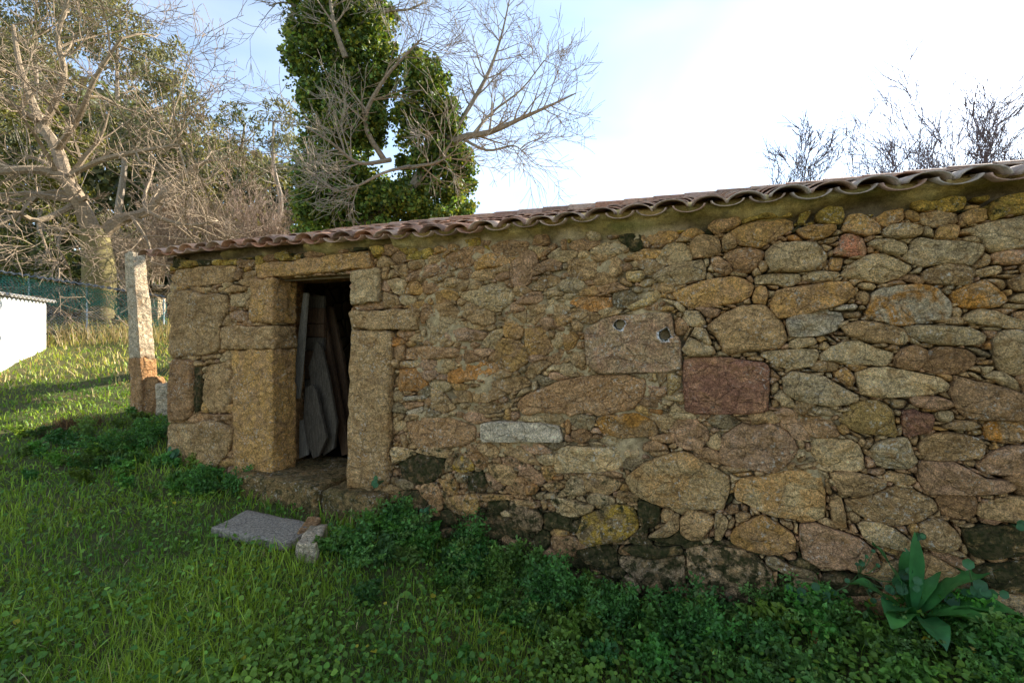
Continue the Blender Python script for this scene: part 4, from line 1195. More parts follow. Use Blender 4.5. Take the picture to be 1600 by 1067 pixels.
# tall granite post
pb = at(226, 640, 7.0); pz = G(pb.x, pb.y)
def post_piece(name, parent, z0, z1, hw0, hw1, cx0, cx1, seed, col, amp=.018, rz=-.35):
    bm = bmesh.new(); bmesh.ops.create_cube(bm, size=2)
    bmesh.ops.subdivide_edges(bm, edges=bm.edges[:], cuts=17, use_grid_fill=True)
    cs, sn = math.cos(rz), math.sin(rz)
    for v in bm.verts:
        t = v.co.z * .5 + .5
        hw = hw0 * (1 - t) + hw1 * t
        x, y = v.co.x, v.co.y
        k = max(abs(x), abs(y)); r = math.hypot(x, y)
        if r > 1e-6: f = .86 + .14 * (k / r); x, y = x * f, y * f
        x *= hw; y *= hw * .95
        z = z0 + (z1 - z0) * t
        q = Vector((x * 6 + seed, y * 6, z * 3))
        d = noise.noise(q) * amp + noise.noise(q * 3.5) * amp * .55 + noise.noise(q * 9) * amp * .3
        rr_ = math.hypot(x, y)
        if rr_ > 1e-6: x += x / rr_ * d; y += y / rr_ * d
        if abs(v.co.z) > .99: z += noise.noise(q * 2) * .03
        v.co = Vector((pb.x + cx0 * (1 - t) + cx1 * t + x * cs - y * sn, pb.y + x * sn + y * cs, z))
    return bm_obj(bm, name, parent, col, .0, loc=(pb.x, pb.y, pz))
post = thing('granite_post', 'tall leaning weathered granite post standing left of the barn corner', 'post', (pb.x, pb.y, pz))
post_piece('shaft', post, pz + .75, at(212, 396, 7.0).z, .112, .090, -.03, -.145, 2, 'W')
post_piece('footing', post, pz - .25, pz + .765, .145, .122, .03, -.03, 9, 'b', .03)
post_piece('broken_chunk', post, pz - .2, pz + .50, .17, .10, .20, .12, 15, 'b', .03, .2)
gs = at(259, 600, 6.9)
bm = rock([(gs.x - .10, gs.y - .07), (gs.x + .10, gs.y - .07), (gs.x + .09, gs.y + .08), (gs.x - .09, gs.y + .08)], G(gs.x, gs.y) + .42, G(gs.x, gs.y) - .1, 21, .02)
tag(bm_obj(bm, 'upright_stone', None, 'W', loc=(gs.x, gs.y, G(gs.x, gs.y) - .1)), 'small grey upright stone between the granite post and the barn corner', 'stone')

# ------------------------------------------------------------------ white shed, netted fence, old field wall
M_WHITE = make_simple('white_render', (.80, .79, .75), (.72, .70, .64), 3, .9, .2, .006, (.58, .55, .47), 5)
M_FIBRE = make_simple('fibre_cement', (.36, .33, .29), (.26, .24, .21), 12, .95, .4, .006, (.42, .40, .34), 50)
def make_flat(name, c, rough=.6, metal=0.0, spec=.4):
    t = NT(name); cc = t.scale(c4(*c), t.ramp(t.noise(30, 3), .3, .7, .8, 1.2)); return t.done(cc, rough, spec=spec, metal=metal)
sa, sb_ = at(-70, 575, 7.9), at(72, 545, 11.0)
sa.z = sb_.z = 0
dirS = (sb_ - sa).normalized(); nS = Vector((dirS.y, -dirS.x, 0))        # towards the barn
shed = thing('white_shed', 'low white rendered shed with corrugated sheet roof at the left edge', 'shed', (sa.x, sa.y, .7))
topz = 2.30
mb = MB(); mb.prism([Vector((sa.x, sa.y, .2)), Vector((sb_.x, sb_.y, .2)), Vector((sb_.x, sb_.y, topz)), Vector((sa.x, sa.y, topz))], -nS * 2.6)
mb.build('wall', M_WHITE, shed, sa)
Ls = (sb_ - sa).length + .25
mb = MB()
nw = int(Ls / .03)
for i in range(nw):
    pass
rows = []
for i in range(nw + 1):
    q = i / nw * Ls - .05
    z = .028 * math.sin(q / .177 * 2 * math.pi)
    p = sa + dirS * q
    rows.append((p + nS * .12 + Vector((0, 0, topz + .035 + z)), p - nS * 2.7 + Vector((0, 0, topz + .36 + z))))
vs = []; fs = []
for a, b in rows: vs += [a, b, a + Vector((0, 0, .014)), b + Vector((0, 0, .014))]
for i in range(nw):
    k = i * 4
    fs += [[k, k + 4, k + 5, k + 1], [k + 2, k + 3, k + 7, k + 6], [k, k + 2, k + 6, k + 4], [k + 1, k + 5, k + 7, k + 3]]
fs += [[0, 1, 3, 2], [nw * 4, nw * 4 + 2, nw * 4 + 3, nw * 4 + 1]]
mb.add(vs, fs); mb.build('corrugated_roof', M_FIBRE, shed, sa)

fa, fb = at(-90, 525, 11.2), at(262, 525, 14.2)
fence = thing('netted_fence', 'chain-link fence hung with torn green netting under a dark corrugated strip', 'fence', (fa.x, fa.y, G(fa.x, fa.y)))
M_STEEL = make_flat('galvanised_steel', (.42, .44, .46), .45, .8)
M_NET = make_flat('green_net', (.03, .20, .15), .6)
M_DARK = make_flat('dark_sheet', (.06, .075, .085), .6)
fd = (fb - fa); fl = Vector((fd.x, fd.y, 0)).length; fdir = Vector((fd.x, fd.y, 0)).normalized(); fn = Vector((fdir.y, -fdir.x, 0))
def fp(u, z): p = fa + fdir * u; return Vector((p.x, p.y, z))
def ftop(u):
    f = u / fl
    return 3.22 * (1 - f) + 2.66 * f
def fgr(u): p = fa + fdir * u; return G(p.x, p.y)
for i, u in enumerate((.4, fl * .33, fl * .585, fl * .8, fl - .1)):
    mb = MB(); mb.tube([fp(u, fgr(u) - .3), fp(u, ftop(u) - .03)], [.024, .024], 8); mb.build('post', M_STEEL, fence, fp(u, fgr(u)))
mb = MB()
u = -2.0
while u < fl:                                # diagonal wires, both ways
    for sg in (1, -1):
        z0, z1 = fgr(max(u, 0)) + .02, ftop(max(u, 0)) - .1
        h = z1 - z0
        a, b = (u, u + h) if sg > 0 else (u + h, u)
        a2, b2 = max(a, 0), max(b, 0); a2, b2 = min(a2, fl), min(b2, fl)
        if abs(a2 - b2) > .05:
            za = z0 + (z1 - z0) * (a2 - a) / (b - a); zb = z0 + (z1 - z0) * (b2 - a) / (b - a)
            mb.tube([fp(a2, za) + fn * .006 * sg, fp(b2, zb) + fn * .006 * sg], [.0035, .0035], 3, cap=False)
    u += .085
mb.build('chain_link', M_STEEL, fence, fa); 
mb = MB()
def sagz(u, v):
    """green net: v 0 top .. 1 hem"""
    f = u / fl
    hem = .42 + .38 * abs(math.sin(f * 7.5 + .4)) * (.5 + .5 * math.sin(f * 17)) + (.25 if f < .35 else 0) + (.30 if f > .72 else 0)
    return ftop(u) - .06 - v * hem
nu, nv = int(fl / .055), 13
for i in range(nu):
    pts = [fp(i * .055 + .045 * math.sin(v * 9 + i * .8), sagz(i * .055, v)) + fn * (.05 + .03 * math.sin(i * .3 + v * 4)) for v in np.linspace(0, 1, 6)]
    mb.tube(pts, [.0085] * 6, 3, cap=False)
for k in range(nv):
    v = k / (nv - 1)
    pts = [fp(i * .11, sagz(i * .11, v) + .012 * math.sin(i * 1.9 + k)) + fn * (.05 + .03 * math.sin(i * .6 + v * 4)) for i in range(int(fl / .11))]
    mb.tube(pts, [.0085] * len(pts), 3, cap=False)
mb.build('green_netting', M_NET, fence, fa)
mb = MB(); vs = []; fs = []
nn = int(fl / .035)
for i in range(nn + 1):
    u = fl * i / nn; z = .02 * math.sin(u / .15 * 6.283)
    for q in (0, .012): vs += [fp(u, ftop(u) + z + q) + fn * .16, fp(u, ftop(u) + .10 + z + q) - fn * .6]
for i in range(nn):
    k = i * 4
    fs += [[k, k + 4, k + 5, k + 1], [k + 2, k + 3, k + 7, k + 6], [k, k + 2, k + 6, k + 4], [k + 1, k + 5, k + 7, k + 3]]
mb.add(vs, fs); mb.build('corrugated_strip', M_DARK, fence, fa)
# old dry-stone field wall behind the fence
fw = thing('field_wall', 'mossy dry-stone field wall behind the netted fence', 'wall', at(60, 525, 16.5))
rw = random.Random(8)
protos = []
for k in range(5):
    bm = rock([(-.5, -.5), (.5, -.5), (.5, .5), (-.5, .5)], .5, -.5, k * 4, .16, .25, 5)
    c1, c2 = PAL['esdWd'[k]]
    V = np.array([tuple(v.co) for v in bm.verts]); F = [[v.index for v in f.verts] for f in bm.faces]; bm.free()
    protos.append(pyl_mesh('stone', V, F, M_STONE, c1, c2, .55))
for row in range(5):
    u = -.5
    while u < 12.5:
        w = rw.uniform(.28, .6)
        x = -17.5 + u; y = 15.6 + u * .16
        o = link('stone', protos[rw.randrange(5)], fw, (x + w / 2, y, 1.62 + y * 0 + row * .235 + G(x, y) - 1.8 + .10))
        o.scale = (w * .98, .45, .24); o.rotation_euler = (rw.uniform(-.08, .08), rw.uniform(-.06, .06), rw.uniform(-.15, .15))
        u += w
cb = at(243, 476, 15.2)
bm = rock([(cb.x - .2, cb.y - .18), (cb.x + .2, cb.y - .18), (cb.x + .2, cb.y + .18), (cb.x - .2, cb.y + .18)], cb.z + .2, cb.z - .9, 31, .02)
tag(bm_obj(bm, 'rendered_pier', None, 'w', loc=(cb.x, cb.y, cb.z - .9)), 'small cream rendered pier just right of the granite post', 'pier')

# ------------------------------------------------------------------ trees
def lerp(a, b, t): return a + (b - a) * t
def grow(mb, p, d, L, r, lev, maxlev, rg, col, spread=.9, up=.10, kids=(4, 7), wob=.28, shrink=.62, tcol=None, minr=.004):
    """a branch and its side branches, down to twigs"""
    n = 5 if lev < 2 else (4 if lev < maxlev else 3)
    pts, rad = [p.copy()], [r]
    q, dd = p.copy(), d.normalized()
    for i in range(n):
        dd = (dd + Vector((rg.gauss(0, wob), rg.gauss(0, wob), rg.gauss(0, wob) + up)) * .6).normalized()
        q = q + dd * (L / n)
        pts.append(q.copy()); rad.append(max(minr, r * (1 - .78 * (i + 1) / n)))
    c = col if tcol is None else tuple(lerp(a, b, min(1, lev / maxlev)) for a, b in zip(col, tcol))
    mb.tube(pts, rad, 6 if lev == 0 else (4 if lev == 1 else 3), c, cap=False)
    if lev >= maxlev: return
    for k in range(rg.randint(*kids)):
        f = rg.uniform(.25, 1.0)
        i = min(int(f * n), n - 1); t = f * n - i
        b = pts[i].lerp(pts[i + 1], t)
        ax = (pts[i + 1] - pts[i]).normalized()
        rnd = Vector((rg.gauss(0, 1), rg.gauss(0, 1), rg.gauss(0, 1)))
        side = (rnd - ax * rnd.dot(ax)).normalized()
        nd = (ax * rg.uniform(.5, 1.0) + side * spread * rg.uniform(.6, 1.1)).normalized()
        grow(mb, b, nd, L * shrink * rg.uniform(.7, 1.15), max(minr, rad[i] * .62), lev + 1, maxlev, rg, col, spread, up, kids, wob, shrink, tcol, minr)
def limb(mb, pts, r0, r1, col, n=8):
    """hand-laid limb through the given points, slightly smoothed"""
    P = [Vector(p) for p in pts]
    Q = []
    for i in range(len(P) - 1):
        a, b, c, d = P[max(i - 1, 0)], P[i], P[i + 1], P[min(i + 2, len(P) - 1)]
        for k in range(4):
            t = k / 4
            Q.append(.5 * ((2 * b) + (c - a) * t + (2 * a - 5 * b + 4 * c - d) * t * t + (3 * b - a - 3 * c + d) * t ** 3))
    Q.append(P[-1])
    m = len(Q)
    rad = [lerp(r0, r1, i / (m - 1)) * (1 + .12 * noise.noise(q * 3)) for i, q in enumerate(Q)]
    mb.tube(Q, rad, n, col)
    return Q, rad
def leaves(name, C, size, cols, parent, loc, mat=None, aspect=.6, droop=0.0, rs=1):
    """C (n,3) centres -> folded little leaf faces (2 tris each) in one mesh"""
    g = np.random.default_rng(rs)
    n = len(C)
    a = g.normal(size=(n, 3)); a[:, 2] -= droop; a /= np.linalg.norm(a, axis=1)[:, None]
    b = g.normal(size=(n, 3)); b -= (b * a).sum(1)[:, None] * a; b /= np.linalg.norm(b, axis=1)[:, None]
    nn = np.cross(a, b)
    sz = (size * g.uniform(.6, 1.35, n))[:, None]
    V = np.stack([C - a * sz * .5, C + b * sz * aspect * .5 + nn * sz * .10, C + a * sz * .5, C - b * sz * aspect * .5 + nn * sz * .10], 1).reshape(-1, 3)
    i = np.arange(n)[:, None] * 4
    F = np.concatenate([i + [0, 1, 2], i + [0, 2, 3]], 0)
    col = np.repeat(cols, 4, 0)
    return link(name, mesh_np(name, V - np.array(loc), F, mat or M_LEAF, col), parent, loc)
def clump_points(clumps, per, g, shell=.55, flat=1.0):
    """leaf centres in uneven clumps; denser to the outside of each clump. clumps: (centre, radius)"""
    out = []
    for c, r in clumps:
        n = int(per * r * r)
        d = g.normal(size=(n, 3)); d /= np.linalg.norm(d, axis=1)[:, None]
        rad = r * (shell + (1 - shell) * g.random(n) ** .6) * (.72 + .5 * np.array([noise.noise(Vector(tuple(q * 2.3 + np.array(c) * .7))) + .35 for q in d]))
        d[:, 2] *= flat
        out.append(np.array(c) + d * rad[:, None])
    return np.vstack(out)
def leafcols(n, base, g, var=.35, yel=.2, ycol=(.20, .22, .03)):
    c = np.array(base)[None] * np.exp(g.normal(0, var, n))[:, None]
    k = (g.random(n) < yel)[:, None] * g.random(n)[:, None]
    return c * (1 - k) + np.array(ycol) * k

# -- old bare walnut left of the barn
YW = 15.0
w0 = at(156, 450, YW); w0.z = G(w0.x, w0.y) - .1
wal = thing('bare_walnut_tree', 'huge bare spreading tree with mossy trunk behind the netted fence', 'tree', w0)
BK, TW = (.28, .21, .135), (.27, .20, .135)
mb = MB()
limb(mb, [w0, at(155, 425, YW), at(152, 395, YW), at(146, 362, YW)], .46, .36, (.22, .18, .075), 12)
mb.build('trunk', M_BARK, wal, w0, True)
rg = random.Random(21)
skel = [  # pixel path with depth offset, start radius, end radius
 ([(148, 375, 0), (128, 325, -.3), (104, 284, -.6), (72, 268, -.9), (25, 266, -1.4), (-40, 275, -2)], .26, .07),
 ([(106, 288, -.5), (88, 232, .2), (66, 196, .5), (46, 150, .8), (30, 100, 1.0), (20, 40, 1.2)], .20, .05),
 ([(150, 378, 0), (186, 344, .3), (228, 331, .7), (258, 300, 1.0), (300, 262, 1.2), (332, 250, 1.5)], .20, .05),
 ([(68, 200, .5), (100, 120, .2), (90, 60, 0), (110, -10, 0)], .11, .04),
 ([(88, 236, .1), (125, 180, -.6), (150, 120, -.9), (190, 60, -1.0)], .11, .035),
 ([(60, 190, .5), (20, 165, -.4), (-30, 130, -.8)], .11, .04),
 ([(120, 318, -.3), (60, 345, -1.2), (20, 330, -1.8), (-40, 340, -2.2)], .10, .03),
 ([(205, 338, .4), (232, 380, 0), (236, 410, -.2)], .06, .02),
 ([(112, 350, -.2), (90, 380, -.9), (108, 420, -1.2)], .05, .015),
 ([(100, 280, -.5), (160, 250, -1.2), (230, 235, -1.6), (290, 225, -1.8)], .09, .03),
 ([(230, 331, .6), (262, 345, .4), (300, 352, .2), (340, 345, 0)], .08, .02)]
mbb = MB()
for path, r0, r1 in skel:
    Q, rad = limb(mbb, [at(x, y, YW + dy) for x, y, dy in path], r0, r1, BK, 7)
    m = len(Q)
    for k in range(9 if len(path) > 3 else 6):
        i = rg.randrange(m // 4, m)
        ax = (Q[min(i + 1, m - 1)] - Q[i - 1]).normalized()
        rnd = Vector((rg.gauss(0, 1), rg.gauss(0, .8), rg.gauss(.35, 1)))
        sd_ = (rnd - ax * rnd.dot(ax)).normalized()
        grow(mbb, Q[i], ax * .5 + sd_, rg.uniform(1.3, 2.9), max(.03, rad[i] * .55), 1, 4, rg, BK, .85, .02, (3, 4), .30, .62, TW, .007)
mbb.build('crown', M_BARK, wal, w0)

# -- ivy-clad tree behind the barn
YI = 12.0
i0 = at(590, 525, YI); i0.z = G(i0.x, i0.y)
ivy = thing('ivy_clad_tree', 'tall half-bare tree wrapped in dense green ivy behind the barn roof', 'tree', i0)
mb = MB()
limb(mb, [i0, at(585, 420, YI), at(575, 340, YI)], .30, .24, (.16, .12, .08), 10)
mb.build('trunk', M_BARK, ivy, i0, True)
IB, IT = (.25, .20, .14), (.32, .26, .19)
rg = random.Random(4)
mb = MB()
isk = [
 ([(575, 345, 0), (545, 280, .2), (525, 200, .3), (520, 120, .2), (515, 40, .2), (530, -60, 0)], .20, .06, 10),
 ([(580, 345, 0), (640, 300, -.2), (668, 240, -.1), (668, 170, 0), (660, 110, 0)], .17, .05, 6),
 ([(668, 245, 0), (720, 216, -.3), (765, 207, -.5), (815, 185, -.7), (860, 165, -.9), (900, 146, -1.0)], .10, .012, 20),
 ([(700, 218, -.2), (735, 165, .2), (765, 110, .4), (785, 50, .5), (800, -20, .6)], .075, .012, 20),
 ([(740, 210, -.3), (770, 175, .6), (815, 140, .9), (850, 95, 1.0)], .045, .010, 16),
 ([(720, 215, -.2), (760, 235, -.8), (800, 228, -1.0), (815, 235, -1.1)], .04, .008, 14),
 ([(600, 250, -.5), (570, 190, -.9), (600, 125, -1.1), (640, 80, -1.2), (660, 60, -1.3)], .07, .015, 16),
 ([(540, 90, -.8), (522, 40, -1.0), (515, -10, -1)], .07, .03, 10),
 ([(560, 40, 0), (600, 20, -.3), (640, 15, -.5), (660, 5, -.5)], .05, .012, 14),
 ([(610, 250, -1.0), (560, 255, -1.6), (520, 225, -2.0), (480, 200, -2.2)], .055, .012, 14),
 ([(640, 260, -1.0), (600, 270, -1.7), (560, 290, -2.0), (525, 300, -2.1)], .045, .010, 14),
 ([(640, 262, -1.0), (680, 255, -1.6), (700, 245, -1.9)], .045, .010, 12),
 ([(500, 30, 0), (450, 5, -.3), (420, 10, -.5)], .035, .01, 8)]
for path, r0, r1, kids in isk:
    Q, rad = limb(mb, [at(x, y, YI + dy) for x, y, dy in path], r0, r1, IB, 6)
    m = len(Q)
    for k in range(kids):
        i = rg.randrange(max(1, m // 4), m)
        ax = (Q[min(i + 1, m - 1)] - Q[i - 1]).normalized()
        rnd = Vector((rg.gauss(0, 1), rg.gauss(0, .8), rg.gauss(.25, 1)))
        sd_ = (rnd - ax * rnd.dot(ax)).normalized()
        grow(mb, Q[i], ax * .7 + sd_ * .9, rg.uniform(.6, 1.25), max(.012, rad[i] * .5), 2, 4, rg, IB, .75, .05, (3, 5), .17, .62, IT, .0048)
mb.build('branches', M_BARK, ivy, i0)
g = np.random.default_rng(6)
ic = [(485, 20, 50), (520, 60, 58), (470, 85, 30), (500, 105, 55), (545, 40, 50), (590, 35, 34), (530, 150, 58), (500, 185, 42), (555, 190, 48), (525, 235, 55), (500, 270, 42),
      (560, 150, 44), (592, 120, 34), (575, 215, 28), (570, 90, 40), (520, 300, 62), (570, 290, 40), (500, 335, 50), (560, 335, 55), (610, 340, 45), (655, 120, 38), (660, 160, 50), (690, 185, 36), (640, 190, 30), (670, 215, 48), (700, 235, 36), (690, 265, 48),
      (650, 270, 34), (680, 310, 52), (710, 320, 30), (640, 325, 48), (600, 310, 30), (610, 90, 24), (480, 310, 26), (720, 290, 22), (515, -30, 50), (560, -20, 40)]
cl = []
for x, y, r in ic:
    cl.append((tuple(at(x, y, YI + g.uniform(-.5, .6))), r / FPX * YI))
    for _ in range(6):
        a = g.uniform(0, 6.28); cl.append((tuple(at(x + math.cos(a) * r * .8, y + math.sin(a) * r * .8, YI + g.uniform(-.9, .9))), r / FPX * YI * .42))
C = clump_points(cl, 2600, g, .3)
C = C[C[:, 2] > 4.0]
hl = np.clip((C[:, 0] + 3.2) * .25 + (C[:, 2] - 5.5) * .05, -.3, .4)
cols = leafcols(len(C), (.075, .13, .026), g, .55, .48, (.30, .31, .045))
leaves('ivy', C, np.full(len(C), .10), cols, ivy, tuple(i0), rs=3, aspect=.75)

# -- evergreen and bare trees on the slope behind
def leafy_tree(name, label, cat, base, trunk_path, clumps, per, size, base_col, seed, yel=.2, ycol=(.2, .22, .03), aspect=.35, droop=.8, group=None, tr=.22, tcol=(.30, .24, .18)):
    g = np.random.default_rng(seed); rg = random.Random(seed)
    b = Vector(base)
    t = thing(name, label, cat, b, group)
    mb = MB()
    Q, rad = limb(mb, [b] + trunk_path, tr, tr * .25, tcol, 7)
    for c, r in clumps[::2]:
        i = min(range(len(Q)), key=lambda k: (Q[k] - Vector(c)).length + (3 if Q[k].z > c[2] else 0))
        mid = (Q[i] + Vector(c)) / 2 + Vector((rg.gauss(0, .2), rg.gauss(0, .2), -.2))
        mb.tube([Q[i], mid, Vector(c)], [rad[i] * .45, rad[i] * .3, .02], 4, tcol, cap=False)
    mb.build('trunk', M_BARK, t, b)
    C = clump_points(clumps, per, g, .25, .8)
    leaves('crown', C, np.full(len(C), size), leafcols(len(C), base_col, g, .35, yel, ycol), t, tuple(b), rs=seed, aspect=aspect, droop=droop)
    return t
def px_clumps(lst, Y, g, sub=5, jit=1.5):
    out = []
    for x, y, r in lst:
        Yc = Y + g.uniform(-jit, jit); rr_ = r / FPX * Y
        out.append((tuple(at(x, y, Yc)), rr_ * .7))
        for _ in range(sub):
            a = g.uniform(0, 6.28); q = g.uniform(.5, 1.0)
            out.append((tuple(at(x + math.cos(a) * r * q, y + math.sin(a) * r * q, Yc + g.uniform(-1, 1) * rr_ * .8)), rr_ * g.uniform(.28, .5)))
    return out
def gbase(px, Y):
    p = at(px, 500, Y); p.z = G(p.x, p.y) - .2; return p
gt = 'eucalyptus trees on the slope'
g = np.random.default_rng(77)
EU = (.14, .145, .072); EY = (.30, .26, .11)
specs = [
 ('tallest eucalyptus filling the upper left corner of the picture', 60, 31, [(20, 20, 70), (80, 40, 60), (130, 10, 60), (-40, 60, 70), (60, 110, 60), (10, 150, 60), (110, -50, 80), (20, -60, 80)]),
 ('rounded eucalyptus whose crown slopes down towards the pale sky', 190, 29, [(170, 60, 50), (215, 80, 48), (250, 110, 45), (190, 130, 50), (280, 140, 36), (150, 20, 40), (240, 160, 45), (296, 160, 26), (200, 30, 25)]),
 ('eucalyptus low behind the bare tree, right of the rounded crown', 275, 27, [(270, 200, 42), (310, 215, 40), (230, 220, 45), (330, 250, 34), (280, 260, 42), (180, 210, 50), (300, 180, 26)]),
 ('slim eucalyptus with open tufts left of the ivy tree', 432, 30, [(425, 180, 30), (450, 195, 28), (410, 215, 28), (440, 235, 28), (455, 170, 18), (395, 250, 26), (430, 275, 30), (462, 225, 18)]),
 ('darker eucalyptus between the rounded crown and the slim one', 375, 32, [(362, 180, 24), (385, 190, 22), (350, 210, 28), (375, 235, 32), (395, 280, 34), (345, 255, 30), (370, 172, 14)])]
for k, (lab, tx, Y, lst) in enumerate(specs):
    b = gbase(tx, Y)
    top = min(y for x, y, r in lst)
    tp = [at(tx + g.uniform(-8, 8), lerp(420, top + 20, f), Y) for f in (.2, .45, .7, 1.0)]
    base_c = EU if k != 4 else (.07, .095, .045)
    leafy_tree('eucalyptus_tree', lab, 'tree', b, tp, px_clumps(lst, Y, g, 8), 150 if k < 3 else 110, .30, base_c, 100 + k, .35, EY, .30, 1.0, gt, .24)
YB = 21
shr = [('olive green bushy evergreen low at the left edge behind the fence', 20, [(0, 400, 55), (50, 410, 45), (-40, 350, 60), (90, 420, 35)], (.075, .095, .022)),
       ('yellow green evergreen behind the left limbs of the bare tree', 85, [(60, 300, 55), (110, 330, 50), (20, 250, 50), (95, 250, 45), (40, 180, 40), (125, 220, 36)], (.15, .145, .032)),
       ('olive evergreen bush right of the mossy trunk', 215, [(200, 405, 40), (240, 420, 30), (190, 360, 34), (255, 390, 28)], (.085, .09, .03)),
       ('dull green bush on the slope above the barn corner', 300, [(290, 360, 45), (340, 350, 40), (320, 310, 34), (380, 340, 30), (260, 320, 36)], (.12, .105, .045))]
for k, (lab, tx, lst, c) in enumerate(shr):
    leafy_tree('evergreen_bush', lab, 'bush', gbase(tx, YB + k), [at(tx, 470, YB + k), at(tx, 400, YB + k)], px_clumps(lst, YB + k, g, 8, .8), 420, .17, c, 200 + k, .35, (.24, .21, .05), .5, .2, 'evergreen bushes behind the fence', .10)
# bare thickets
def bare_shrub(label, px, Y, top_py, half, seed, stems=9, col=(.24, .18, .14), group='bare shrubs', lev=3, base=None, minr=.006):
    rg = random.Random(seed)
    b = base or gbase(px, Y)
    t = thing('bare_shrub', label, 'shrub', b, group)
    topz = at(px, top_py, Y).z
    H = topz - b.z
    mb = MB()
    for k in range(stems):
        d = Vector((rg.uniform(-1, 1) * half / FPX * Y / H * 1.1, rg.uniform(-.25, .25), 1))
        st = b + Vector((d.x * .6, rg.uniform(-.3, .3), 0))
        L = H * rg.uniform(.62, .95)
        n = 7; pts = [st]; q = st.copy(); dd = d.normalized()
        for i in range(n):
            dd = (dd + Vector((rg.gauss(0, .08), rg.gauss(0, .08), .05))).normalized(); q = q + dd * L / n; pts.append(q.copy())
        r0 = .035 * H / 5
        rad = [lerp(r0, minr, (i / n) ** .8) for i in range(n + 1)]
        mb.tube(pts, rad, 4, col, cap=False)
        for j in range(10):
            i = rg.randrange(2, n)
            grow(mb, pts[i].lerp(pts[i + 1], rg.random()), dd * .9 + Vector((rg.gauss(0, .5), rg.gauss(0, .4), rg.gauss(.2, .3))), H * rg.uniform(.14, .26), rad[i] * .6, 4 - lev, 3, rg, col, .6, .08, (3, 5), .18, .6, None, minr)
    mb.build('stems', M_BARK, t, b)
    return t
bare_shrub('tangled bare brown thicket left of the ivy tree above the roof', 415, 19, 285, 55, 31, 16, (.30, .215, .155))
bare_shrub('bare thicket behind the eave corner of the barn', 300, 18, 300, 70, 32, 18, (.33, .245, .175))
bare_shrub('bare brown scrub under the limbs of the big bare tree', 225, 18.5, 330, 60, 33, 16, (.33, .25, .17))
bare_shrub('small twiggy shrub peeping over the middle of the tile roof', 1240, 15, 244, 45, 41, 9, (.13, .10, .10), base=Vector((at(1240, 300, 15).x, 15, 1.5)), minr=.008)
bare_shrub('leftmost of the upright bare shrubs over the right roof end', 1425, 11.5, 180, 32, 42, 8, (.15, .11, .11), base=Vector((at(1425, 300, 11.5).x, 11.5, .3)))
bare_shrub('tallest upright bare shrub over the right roof end', 1515, 11.5, 140, 38, 43, 10, (.15, .11, .11), base=Vector((at(1515, 300, 11.5).x, 11.5, .3)))
bare_shrub('bare shrub at the right picture edge over the roof', 1605, 11.0, 165, 40, 44, 9, (.15, .11, .11), base=Vector((at(1605, 300, 11).x, 11.0, .3)))
# far wooded slope that closes the view between the trunks
g = np.random.default_rng(5)
n = 42000
px = g.uniform(-260, 560, n); Y = g.uniform(33, 44, n)
lim = np.interp(px, [-260, 40, 200, 330, 480, 560], [-60, 60, 150, 215, 265, 300])
py = lim + (520 - lim) * g.random(n) ** .75
C = np.stack([(px - 800) / FPX * Y, Y, EYE + (525 - py) / FPX * Y], 1)
kk = np.array([noise.noise(Vector((a * .016, b * .022, 3))) for a, b in zip(px, py)])
C = C[kk > -.7]
tag(leaves('far_wood', C, np.full(len(C), .75), leafcols(len(C), (.085, .10, .042), g, .45, .35, (.2, .17, .07)), None, (0, 38, 0), rs=9, aspect=.5),
    'far wooded hillside closing the view behind the trees', 'woodland', kind='stuff')
# ------------------------------------------------------------------ grass, clover and weeds
def outside(x, y, m=.0):
    """not under the barn, the slab or the shed"""
    s, d = sd(x, y)
    ok = (d > m) | (s < -.02)
    ok &= ~((s > 1.25) & (s < 3.0) & (d < .22))
    return ok
def scatter(n, g, ymin, ymax, power, xl=1.25, xr=1.25, pad=1.2):
    u = g.random(n)
    a, b = ymin ** (1 - power), ymax ** (1 - power)
    Y = (a + (b - a) * u) ** (1 / (1 - power))
    X = g.uniform(-1, 1, n)
    X = np.where(X < 0, X * (xl * Y + pad), X * (xr * Y + pad))
    return X, Y
def slabmask(x, y):
    P = np.array([(p.x, p.y) for p in c0]); c = P.mean(0)
    Q = (P - c) * .93 + c
    ins = np.ones(len(x), bool)
    sg = np.sign(parea(Q))
    for i in range(4):
        a, b = Q[i], Q[(i + 1) % 4]
        ins &= ((b[0] - a[0]) * (y - a[1]) - (b[1] - a[1]) * (x - a[0])) * sg > 0
    return ins
def patch(x, y, f, seed):
    return np.array([noise.noise(Vector((a * f, b * f, seed))) for a, b in zip(x, y)])
